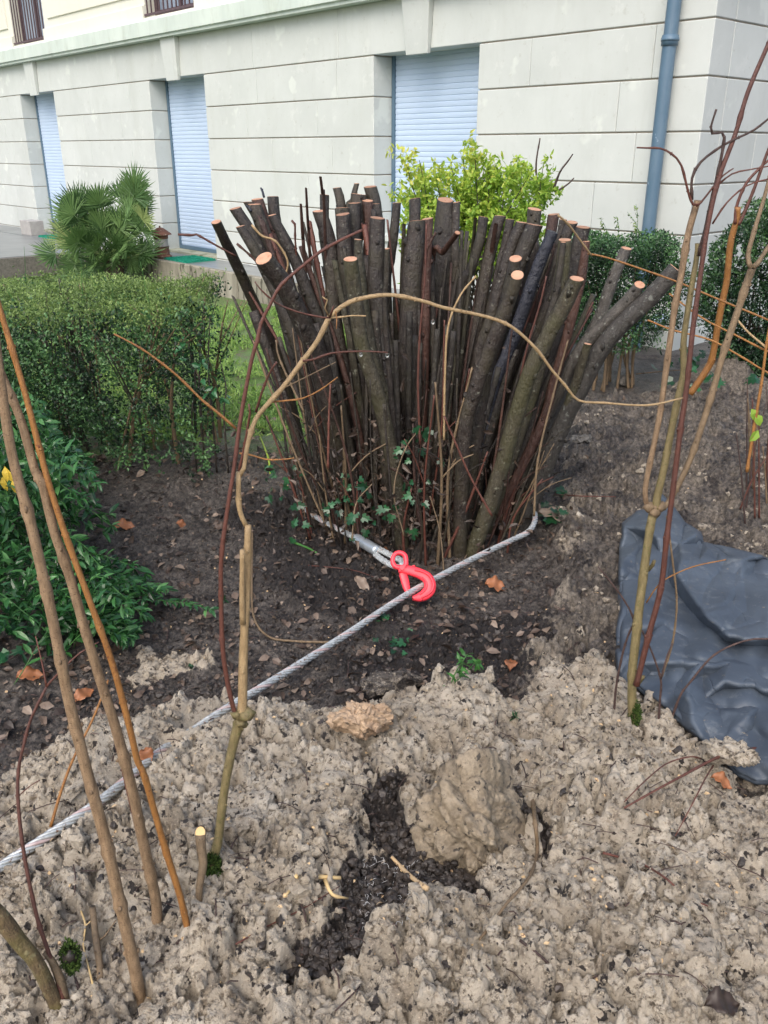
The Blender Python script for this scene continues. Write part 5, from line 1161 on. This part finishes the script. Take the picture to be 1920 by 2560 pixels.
# --- left box hedge: leggy, clipped flat on top
HG = thing('box_hedge', (-1.9, 4.5, -.03), 'wide clipped box hedge with bare leggy stems on the left', 'hedge')
HY0, HY1, HX1 = 4.05, 5.25, -.96
def hx_end(y): return HX1-.1*(y-4.6)
stems = []
for i in range(58):
    x = -3.6+3.0*rng.random(); x = -.92-2.7*rng.random()**1.2; y = 4.15+.9*rng.random(); z0 = TZ(x, y)
    mb = MB(); k = rng.integers(1, 3); r = .006+.008*rng.random()
    for _ in range(k):
        tx = x+rng.normal()*.12; ty = y+rng.normal()*.12; tz = .55+.25*rng.random(); mid = V3(x+(tx-x)*.35+rng.normal()*.03, y+(ty-y)*.35, z0+tz*.5)
        tube(mb, [V3(x, y, z0-.03), mid, V3(tx, ty, tz)], [r, r*.8, r*.4], 7, .05, .1)
        for _ in range(3):
            e = V3(tx, ty, tz)+V3(rng.normal()*.1, rng.normal()*.1, .05+.08*rng.random()); m0 = mid+(V3(tx, ty, tz)-mid)*rng.random(); tube(mb, [m0, (m0+e)/2, e], [r*.4, r*.3, r*.2], 5, .05, .1)
    mb.build('stem', M['canebr' if i % 3 else 'bark'], HG)
def clump_w(x, y, z, s, k): return fbm(x*s+z*1.7, y*s-z*1.3+z*s, 3, k)
def hedge_pts(n, z0, z1, bias):
    out = []
    while len(out) < n:
        m = n*3; x = HX1+.1-3.2*rng.random(m)**1.15; y = HY0+(HY1-HY0)*rng.random(m); z = z0+(z1-z0)*rng.random(m)
        top = .84+.07*(fbm(x*3, y*3, 3, 120)-.5)*2+.03*(x+2)*0
        ok = (z < top) & (x < hx_end(y)+.30*(fbm(y*4, z*5, 3, 121)-.5)*2) & (y > HY0+.34*(1-fbm(x*4.5, z*4.5, 3, 122)*1.7)+.02)
        cl_ = clump_w(x, y, z, 4.5, 123); low = np.clip((.50-z)/.45, 0, 1)
        rightthin = sst(-1.45, -.8, x)-.5*sst(-1.3, -1.9, x)
        ok &= cl_ > (.44+.035*low+.16*rightthin*np.clip((.80-z)/.3, 0, 1))
        out += list(np.stack([x, y, z], 1)[ok])
    return np.array(out[:n])
B = hedge_pts(60000, .06, .9, 0)
sprig = []
for _ in range(560):
    x0 = HX1+.12-2.6*rng.random()**1.1; z0 = .06+.78*rng.random()**1.3; y0 = HY0+.06+.15*rng.random(); d = nrm(V3(rng.normal()*.5, -.6-.4*rng.random(), rng.normal()*.5+.2))*(.06+.12*rng.random()); k = 16
    sprig.append(V3(x0, y0, z0)+d*rng.random((k, 1))+rng.normal(size=(k, 3))*.009)
B = np.vstack([B]+sprig); n = len(B); leaves('foliage', B, rdir(n, .3), rdir(n, 1.), .019*(.7+.7*rng.random(n)), .012, M['box'], HG, rnd=np.clip((clump_w(B[:, 0], B[:, 1], B[:, 2], 9, 125)-.5)*2.4+.42+rng.normal(size=n)*.26, 0, 1))
x = HX1-3.1*rng.random(40000)**1.1; y = HY0+.03+(HY1-HY0)*rng.random(40000); z = .84+.05*(fbm(x*3, y*3, 3, 120)-.5)*2+.05*(fbm(x*14, y*14, 3, 129)-.5)-.10*rng.random(40000)**1.5+.02; ok = x < hx_end(y)+.05
B = np.stack([x, y, z], 1)[ok & (fbm(x*8, y*8, 3, 127) > .36)]; n = len(B); sp_ = []
for _ in range(520):
    x0 = HX1-.03-2.6*rng.random()**1.1; y0 = HY0+.06+1.1*rng.random(); hh = .02+.075*rng.random()**1.5; k = 9
    sp_.append(V3(x0, y0, .80)+V3(rng.normal()*.02, rng.normal()*.02, hh+.05)*rng.random((k, 1))+rng.normal(size=(k, 3))*.007)
B = np.vstack([B]+sp_); n = len(B); leaves('top_growth', B, rdir(n, 1.2), rdir(n, .6), .014*(.7+.8*rng.random(n)), .007, M['boxtop'], HG, rnd=np.clip(.15+.75*fbm(B[:, 0]*4, B[:, 1]*4, 3, 128)+rng.normal(size=n)*.17, 0, 1))
for i in range(26):   # young shoots above the clipped top
    x = -.9-2.2*rng.random(); y = 4.2+.95*rng.random(); h = .05+.17*rng.random()*(1 if rng.random() < .35 else .5); b0 = V3(x, y, .83); tp = b0+V3(rng.normal()*.05, rng.normal()*.03, h)
    mb = MB(); tube(mb, [b0, tp], [.0018, .001], 5, .03, 0); mb.build('young_shoot', M['weed'], HG)
    k = 14; tt = rng.random(k)[:, None]; Bq = b0+(tp-b0)*tt; leaves('young_leaf', Bq, rdir(k, .8), rdir(k, 1), .014, .006, M['boxtop'], HG, rnd=.6+.4*rng.random(k)) if i % 2 else None
# --- right clipped box bush
def box_bush(c, hw, hd, z0, z1, n, label):
    t = thing('box_bush', (c[0], c[1], 0), label, 'bush')
    for i in range(16):
        x = c[0]+(rng.random()-.5)*hw*.9; y = c[1]+(rng.random()-.5)*hd*.8; zz = TZ(x, y); mb = MB(); tp = V3(c[0]+(x-c[0])*1.9, c[1]+(y-c[1])*1.6, z1-.25+.1*rng.random())
        tube(mb, [V3(x, y, zz-.03), V3(x+rng.normal()*.03, y, z0*.6+.1), tp], [.011, .008, .004], 7, .05, .12); mb.build('stem', M['canebr'], t)
    out = []
    while len(out) < n:
        m = n*3; q = (rng.random((m, 3))*2-1); x = c[0]+q[:, 0]*hw*1.1; y = c[1]+q[:, 1]*hd*1.1; z = z0-.1+(z1-z0+.12)*(q[:, 2]*.5+.5)
        rr = (np.abs((x-c[0])/hw)**4+np.abs((y-c[1])/hd)**4)**.25+.22*(fbm(x*5+z*3, y*5+z*5, 3, 131)-.5)*2
        zl = z0+.22*(fbm(x*5, y*5, 3, 132)-.5)*2-.0; zt = z1+.05*(fbm(x*5, y*5, 3, 134)-.5)*2-.12*np.clip(rr-.6, 0, 1)**1
        ok = (rr < 1) & (z > zl) & (z < zt) & (clump_w(x, y, z, 7, 133) > .38)
        ok &= (rr > .55) | (z > z1-.2) | (rng.random(m) < .3)
        out += list(np.stack([x, y, z], 1)[ok])
    B = np.array(out[:n]); leaves('foliage', B, rdir(n, .3), rdir(n, 1.), .019*(.7+.7*rng.random(n)), .011, M['box'], t, rnd=np.clip((clump_w(B[:, 0], B[:, 1], B[:, 2], 10, 135)-.5)*1.5+.4+.25*sst(z1-.12, z1, B[:, 2])+rng.normal(size=n)*.18, 0, 1))
    return t
cR = atY(1545, 700, 6.05); BBt = box_bush((cR[0]+.02, 6.05), .40, .40, .36, 1.02, 26000, 'rounded clipped box bush growing against the building corner')
for u0, v0, u1, v1 in [(1600,590,1568,530),(1590,600,1590,510),(1520,600,1500,545),(1545,595,1540,540)]:
    mb = MB(); a = atY(u0, v0, 6.0); b_ = atY(u1, v1, 6.0); tube(mb, [a, (a+b_)/2+V3(.01,0,.01), b_], [.002,.0015,.001], 5, .03, 0); mb.build('young_shoot', M['weed'], BBt)
    k = 22; tt = rng.random(k)[:, None]; leaves('young_leaf', a+(b_-a)*tt, rdir(k), rdir(k), .022, .010, M['boxtop'], BBt)
# --- yellow-green shrub
YS = 6.4; b = V3(*atY(1170, 1000, YS)[:2], 0); yg = thing('golden_shrub', b, 'bright yellow-green leafy shrub growing behind the cut stems below the window', 'shrub')
tips = []; trunkb = V3(b[0], YS, -.1)
for i in range(56):
    u = 985+395*rng.random(); topv = np.interp(u, [985,1040,1100,1180,1240,1300,1340,1385], [400,365,400,335,325,390,365,420]); v = topv+22+190*rng.random()**1.4
    e = atY(u, v, YS+rng.normal()*.18); s0 = trunkb+V3(rng.normal()*.12, rng.normal()*.08, .2+.3*rng.random()); mid = s0+(e-s0)*.5+V3(rng.normal()*.05, rng.normal()*.04, 0)
    mb = MB(); tube(mb, [trunkb+V3((s0-trunkb)[0], 0, 0), s0, mid, e], [.010, .008, .005, .002], 6, .05, .06); mb.build('branch', M['bark'], yg)
    tips.append((mid, e))
Bs = []; 
for mid, e in tips:
    for _ in range(15):
        a = mid+(e-mid)*(.05+.95*rng.random()); d = rdir(1, .7)[0]*(.07+.12*rng.random()); k = 18; tt = rng.random((k, 1)); Bs.append(a+d*tt+rng.normal(size=(k, 3))*.010)
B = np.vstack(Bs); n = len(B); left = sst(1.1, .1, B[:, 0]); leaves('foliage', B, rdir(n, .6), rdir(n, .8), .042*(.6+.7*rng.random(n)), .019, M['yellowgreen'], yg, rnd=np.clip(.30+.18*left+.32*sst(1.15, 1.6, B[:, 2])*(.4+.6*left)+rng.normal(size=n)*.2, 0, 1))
for pts in ([(1385,470),(1400,430),(1422,400),(1432,385)], [(1350,500),(1340,420),(1350,345)], [(1390,480),(1420,460),(1435,445)]):
    mb = MB(); cane(mb, pts, YS-.2, YS-.25, 6, 3, 6, .12); mb.build('bare_branch', M['twigdark'], yg)
# --- palm
pb = V3(*atZ(262, 655, -.05)[:2], -.12); PY = 12.3; pb = V3(atY(262, 640, PY)[0], PY, -.14)
pm = thing('fan_palm', pb, 'bushy green dwarf fan palm growing against the terrace wall', 'palm')
mb = MB()
for q in range(3): tube(mb, [pb+V3((q-1)*.12, 0, 0), pb+V3((q-1)*.2, .02, .35)], [.09, .07], 10, .04, .25)
mb.build('trunk', M['twigdark'], pm)
cands = []
for i in range(100):
    if i >= 88: u = 215+110*rng.random(); v = 560+90*rng.random()
    elif i < 78:
        u = 175+185*rng.random(); v = np.interp(u, [150,180,260,330,385], [560,520,490,490,530])+185*rng.random()
    elif i < 83: u = 328+25*rng.random(); v = 450+60*rng.random()
    else: u = 130+90*rng.random(); v = 600+40*rng.random()
    c = atY(u, v, PY+rng.normal()*.22-.1); cands.append(c)
for i, c in enumerate(cands):
    base = pb+V3((rng.random()-.5)*.4, 0, .3); ax = nrm(c-base)
    mb = MB(); tube(mb, [base, (base+c)/2-V3(0, 0, .02), c], [.007, .006, .004], 5, .08, 0); pt = mb.build('frond_stalk', M['palm'], pm)
    nb = 26; sp = math.radians(85); side = nrm(np.cross(ax, nrm(V3(rng.normal()*.5, -1, .5+rng.normal()*.3)))); B = []; Dd = []
    for k in range(nb):
        a = (k/(nb-1)-.5)*2*sp; Dd.append(ax*math.cos(a)+side*math.sin(a)); B.append(c)
    Dd = np.array(Dd); L = .31*(.65+.35*np.cos(np.linspace(-1, 1, nb)*1.3))*(.8+.4*rng.random())*(.85+.3*rng.random(nb)); Nn = np.cross(ax, side); Dd = Dd+Nn*rng.normal(size=(nb, 1))*.12
    leaves('frond', np.array(B), Dd, np.tile(Nn, (nb, 1)), L, .020, M['palm'], pt, rnd=np.full(nb, np.clip((.95 if i in (46, 30) else .2+.5*rng.random()), 0, 1)), curl=.10, fold=.25)
# --- lance-leaved cover at the left
lc = thing('evergreen_shrub', gnd(120, 1500), 'glossy green lance-leaved shrub sprawling over the soil at the left edge', 'shrub')
Bs = []; Ds = []; Ns = []; Ls = []; st_i = 0
REG = [(-60,1040,320,1180),]
for i in range(175):
    r = rng.random()
    if r < .5: u = -80+330*rng.random(); v = 1020+250*rng.random(); hgt = .30+.25*rng.random()
    elif r < .85: u = -80+400*rng.random(); v = 1250+330*rng.random(); hgt = .10+.2*rng.random(); 
    else: u = 250+170*rng.random(); v = 1400+200*rng.random(); hgt = .05+.07*rng.random()
    lim = np.interp(v, [1000,1180,1300,1500,1600,1700], [100,240,300,400,330,270]); 
    if u > lim: u = lim-60*rng.random()
    e = atZ(u, v, hgt*.9+.02); e[2] = max(e[2], .02)
    L0 = .25+.3*rng.random(); b0 = e+V3(-L0*(.6+.3*rng.random()), .05+rng.normal()*.1, 0); b0[2] = TZ(b0[0], b0[1])
    mid = (b0+e)/2+V3(0, 0, hgt*.55+.03); Pq, _ = catmull([b0, mid, e+V3(0, 0, -.0)], [1, 1, 1], .016)
    if i % 3 == 0: mb = MB(); tube(mb, Pq[::2], [.0018]*len(Pq[::2]), 5, rough=0, sub=False); mb.build('stem', M['weed'], lc)
    Tq = nrm(np.gradient(Pq, axis=0))
    ro_ = 0.
    for j in range(int(len(Pq)*.15), len(Pq), 2):
        ro_ += 1.57+rng.normal()*.3; s = nrm(np.cross(Tq[j], V3(0, 0, 1))); s2 = np.cross(s, Tq[j]); s = s*math.cos(ro_)+s2*math.sin(ro_)*.6
        for sg in (-1, 1):
            Bs.append(Pq[j]); Ds.append(s*sg+Tq[j]*(.5+.5*rng.random())+V3(0, 0, .2)+rng.normal(size=3)*.3); Ns.append(V3(0, 0, 1)+rng.normal(size=3)*.5); Ls.append(.036+.030*rng.random())
    for q in range(4): Bs.append(Pq[-1]); Ds.append(Tq[-1]+rng.normal(size=3)*.5+V3(0,0,.2)); Ns.append(V3(0, 0, 1)); Ls.append(.035)
# long runner to the right
for pts in ([(330,1470),(400,1500),(470,1508),(530,1525)], [(250,1420),(330,1440),(420,1475)]):
    Pq, _ = catmull([gnd(u, v, .05) for u, v in pts], [1]*len(pts), .014); Tq = nrm(np.gradient(Pq, axis=0)); mb = MB(); tube(mb, Pq, [.0015]*len(Pq), 5, rough=0, sub=False); mb.build('stem', M['weed'], lc)
    for j in range(len(Pq)):
        s = nrm(np.cross(Tq[j], V3(0, 0, 1)))
        for sg in (-1, 1): Bs.append(Pq[j]); Ds.append(s*sg+Tq[j]*.8+rng.normal(size=3)*.25); Ns.append(V3(0, 0, 1)+rng.normal(size=3)*.3); Ls.append(.025+.02*rng.random())
n = len(Bs); Ls = np.array(Ls); leaves('foliage', np.array(Bs), np.array(Ds), np.array(Ns), Ls, Ls*.33, M['lance'], lc, curl=.2, rnd=np.clip(.45+rng.normal(size=n)*.24, 0, 1))
# --- ivy
def ivyleaf(P, Dv, Nv, L, mat_, parent, name='leaf', rnd=None):
    shp = np.array([(0,0),(-.30,-.12),(-.50,.22),(-.24,.30),(-.32,.68),(-.10,.60),(0,1),(.10,.60),(.32,.68),(.24,.30),(.50,.22),(.30,-.12)]); k = len(shp)+1
    n = len(P); Dv = nrm(Dv); S_ = nrm(np.cross(Dv, Nv)); U_ = np.cross(S_, Dv); v = []
    pts = np.vstack([shp, [(0, .3)]])
    V_ = P[:, None]+L[:, None, None]*(pts[None, :, :1]*S_[:, None]+pts[None, :, 1:]*Dv[:, None]+(np.abs(pts[None, :, :1])*.25-.1*pts[None, :, 1:]**2)*U_[:, None])
    t = np.array([(i, (i+1) % (k-1), k-1) for i in range(k-1)]); f = (t[None]+k*np.arange(n)[:, None, None]).reshape(-1, 3)
    r = rng.random(n) if rnd is None else rnd
    return bulk(name, V_.reshape(-1, 3), f, mat_, parent, np.repeat(r, k))
iv = thing('ivy', gnd(950, 1330), 'green lobed ivy climbing among the bases of the cut stems', 'ivy')
cl_ = [(1050,1080,30,9,3.22),(1020,1130,40,8,3.2),(1060,1210,45,9,3.12),(1000,1290,40,7,3.08),(900,1250,60,14,3.15),(880,1290,50,10,3.1),(830,1240,40,8,3.15),(700,1190,40,10,3.5),(720,1210,40,8,3.4),(1030,1320,15,4,3.0),(740,1290,40,6,3.2),(870,1200,30,6,3.3)]
Pp = []; 
for u, v, sp, k, yy in cl_:
    for _ in range(k): Pp.append(atY(u+rng.normal()*sp*.6, v+rng.normal()*sp*.6, yy+rng.normal()*.03))
Pp = np.array(Pp); Pp[:, 2] = np.maximum(Pp[:, 2], .03); Pp = Pp[rng.random(len(Pp)) < .8]; n = len(Pp); ivyleaf(Pp, np.stack([rng.normal(size=n), rng.normal(size=n)*.3, -.5+rng.normal(size=n)*.4], 1), np.stack([rng.normal(size=n)*.3, -np.ones(n), .6+rng.normal(size=n)*.3], 1), .018+.027*rng.random(n), M['ivy'], iv, 'foliage')
for pts in ([(1010,1340),(985,1230),(1010,1130),(1050,1070)], [(1110,1430),(1100,1330),(1075,1240)], [(880,1350),(890,1260),(930,1210)]):
    mb = MB(); cane(mb, pts, 3.1, 3.18, 4, 3, 6, .1); mb.build('stem', M['canebr'], iv)
iv2 = thing('ivy', gnd(1375, 1250), 'small patch of ivy leaves on the soil right of the cut stems', 'ivy'); n = 12
Pp = np.array([gnd(1350+60*rng.random(), 1215+90*rng.random(), .02+.02*rng.random()) for _ in range(n)]); ivyleaf(Pp, rng.normal(size=(n, 3))*[1, 1, .2], np.stack([rng.normal(size=n)*.2, -.4*np.ones(n), np.ones(n)], 1), .04+.03*rng.random(n), M['ivy'], iv2, 'foliage')
iv3 = thing('ivy', gnd(930, 1560), 'few small ivy sprigs on the black soil below the wire rope', 'ivy'); n = 16
Pp = np.array([gnd(930+110*rng.random(), 1540+90*rng.random(), .01) for _ in range(n)]); ivyleaf(Pp, rng.normal(size=(n, 3))*[1, 1, .2], np.stack([rng.normal(size=n)*.2, -.4*np.ones(n), np.ones(n)], 1), .02+.02*rng.random(n), M['ivy'], iv3, 'foliage')
iv4 = thing('ivy', gnd(60, 1630), 'round ivy leaves under the lance-leaved shrub at the left edge', 'ivy'); n = 34
Pp = np.array([gnd(-30+250*rng.random(), 1460+190*rng.random(), .02+.06*rng.random()) for _ in range(n)]); ivyleaf(Pp, rng.normal(size=(n, 3))*[1, 1, .3], np.stack([rng.normal(size=n)*.3, -.6*np.ones(n), np.ones(n)], 1), .03+.03*rng.random(n), M['ivy'], iv4, 'foliage')
iv5 = thing('ivy', gnd(1720, 960), 'ivy leaves at the foot of the building corner beside the dark shrub', 'ivy'); n = 60
Pp = np.array([gnd(1580+330*rng.random()**.6, 880+90*rng.random(), .02+.1*rng.random()) for _ in range(n)]); ivyleaf(Pp, rng.normal(size=(n, 3))*[1, 1, .5], np.stack([rng.normal(size=n)*.3, -.8*np.ones(n), .8*np.ones(n)], 1), .05+.04*rng.random(n), M['ivy'], iv5, 'foliage')
# --- weed on the clay edge
wd = thing('weed', gnd(1125, 1740), 'small bright green weed with toothed leaves on the clay ridge', 'weed')
p0w = gnd(1120, 1745); mb = MB(); tipw = atY(1165, 1640, p0w[1]); tube(mb, [p0w-V3(0,0,.01), (p0w+tipw)/2+V3(-.01,0,0), tipw], [.002,.0018,.0012], 6, .02, 0); tube(mb, [p0w+V3(0,0,.03), atY(1190, 1655, p0w[1])], [.0015,.001], 5, .02, 0); mb.build('stem', M['weed'], wd)
k = 46; tt = rng.random(k)[:, None]; Bq = p0w+(tipw-p0w)*tt; Bq[::4] = atY(1190, 1655, p0w[1])+rng.normal(size=(len(Bq[::4]), 3))*.006; n = len(Bq)
leaves('foliage', Bq, rdir(n, .2), rdir(n, 1), .026+.016*rng.random(n), .011, M['weed'], wd, curl=.3)
for u, v in [(1290,1795),(560,1500),(480,1670)]:
    p = gnd(u, v, .008); o = thing('seedling', p, {1290:'green seedling on the clay right of the weed',560:'sprig of green tucked against the pruned shrub middle',480:'tiny green seedling on the dark soil left of the pruned shrub'}[u], 'seedling'); k = 9; leaves('foliage', np.tile(p, (k, 1)), rdir(k, .5), rdir(k, 1), .022, .010, M['ivy'], o)
# --- dark evergreen at the right edge
ev = thing('evergreen_bush', (2.5, 5.6, .1), 'dark green dense evergreen bush at the right edge by the return wall', 'bush')
def evp(n):
    out = []
    while len(out) < n:
        m = n*2; u = 1590+420*rng.random(m); v = 500+560*rng.random(m); y = 5.5+.5*rng.random(m)
        lim = np.interp(v, [500,580,640,700,800,900,990,1060], [1890,1830,1790,1735,1755,1800,1830,1900]) + 45*(fbm(v/45., y*4, 3, 140)-.5)*2
        ok = (u > lim) & (fbm(u/28., v/28.+y*5, 3, 141) > .40) & (v < 1000)
        out += [atY(a, b, c) for a, b, c in zip(u[ok], v[ok], y[ok])]
    return np.array(out[:n])
B = evp(26000); B[:, 2] = np.maximum(B[:, 2], .05); n = len(B); leaves('foliage', B, rdir(n, .2), rdir(n, 1), .028*(.6+.8*rng.random(n)), .011, M['yew'], ev, rnd=np.clip((clump_w(B[:, 0], B[:, 1], B[:, 2], 7, 143)-.5)*1.6+.42+rng.normal(size=n)*.2, 0, 1))
for i in range(14):
    a = V3(2.5+rng.normal()*.2, 5.75, .0); e = atY(1770+200*rng.random(), 560+250*rng.random(), 5.75); mb = MB(); tube(mb, [a, (a+e)/2+V3(0,0,.05), e], [.012,.008,.003], 6, .06, .1); mb.build('stem', M['bark'], ev)
# --- lawn
n = 42000; x = -3.2+3.4*rng.random(n); y = 4.7+5.5*rng.random(n)**1.3; h, c, gg, dd, _ = terrain(x, y, False); ok = (gg > .35+.3*rng.random(n)) & (fbm(x*4, y*4, 3, 150) > .38); B = np.stack([x, y, h-.005], 1)[ok & (rng.random(len(x)) < 1)]; n = len(B)
o = leaves('lawn_grass', B, rdir(n, 1.3), rdir(n), .05*(.5+rng.random(n)), .009, M['grassm'], curl=.5, rnd=np.clip(.3+.5*fbm(B[:, 0]*3, B[:, 1]*3, 3, 151)+rng.normal(size=n)*.15, 0, 1)); tag(o, 'short green lawn grass with mossy yellow patches behind the hedge', 'grass', kind='stuff')
P = np.stack([-2.2+2.4*rng.random(500), 4.2+1.8*rng.random(500), np.zeros(500)], 1); P[:, 2] = terrain(P[:, 0], P[:, 1], False)[0]; litter(P, .03+.03*rng.random(500), 'lawn_leaves', 'pale dead leaves under the box hedge and on the lawn')
# small spindly plant between hedge and stool
sp = thing('sapling', (-.75, 4.45, 0), 'spindly sapling with a few blue-green leaves at the end of the hedge', 'sapling')
for u, v, u2, v2 in [(500,1010,510,760),(530,1030,525,790),(480,1040,470,860),(560,1040,550,900)]:
    mb = MB(); a = atY(u, v, 4.2); e = atY(u2, v2, 4.3); tube(mb, [V3(a[0], 4.2, 0), a, (a+e)/2+V3(rng.normal()*.02,0,0), e], [.006,.005,.004,.002], 6, .04, .08); mb.build('stem', M['bark'], sp)
B = np.array([atY(u+rng.normal()*18, v+rng.normal()*18, 4.1) for u, v in [(480,880),(490,920),(520,970),(550,960),(470,870),(545,990)] for _ in range(5)]); n = len(B); leaves('foliage', B, rdir(n), rdir(n, 1), .05, .025, M['ivy'], sp, rnd=.9+.1*rng.random(n))
# yellow blossom-like thing at the left edge
yf = thing('yellow_flower', gnd(15, 1270), 'bright yellow flower peeping out of the leaves at the left edge', 'flower')
B = np.array([atY(12, 1165, 2.6), atY(14, 1168, 2.6), atY(30, 1200, 2.6), atY(5, 1190, 2.6)]); leaves('petals', B, np.array([(0, -.2, -1), (.3, -.2, -1), (.2, -.1, -1), (.1, -.1, -.9)]), np.array([(0, -1, .2)]*4), .055, .022, M['lilac'], yf)
mb = MB(); tube(mb, [atZ(0, 1290, .0), atY(5, 1200, 2.6)], [.004, .004], 6, .05, 0); mb.build('stalk', M['weed'], yf)
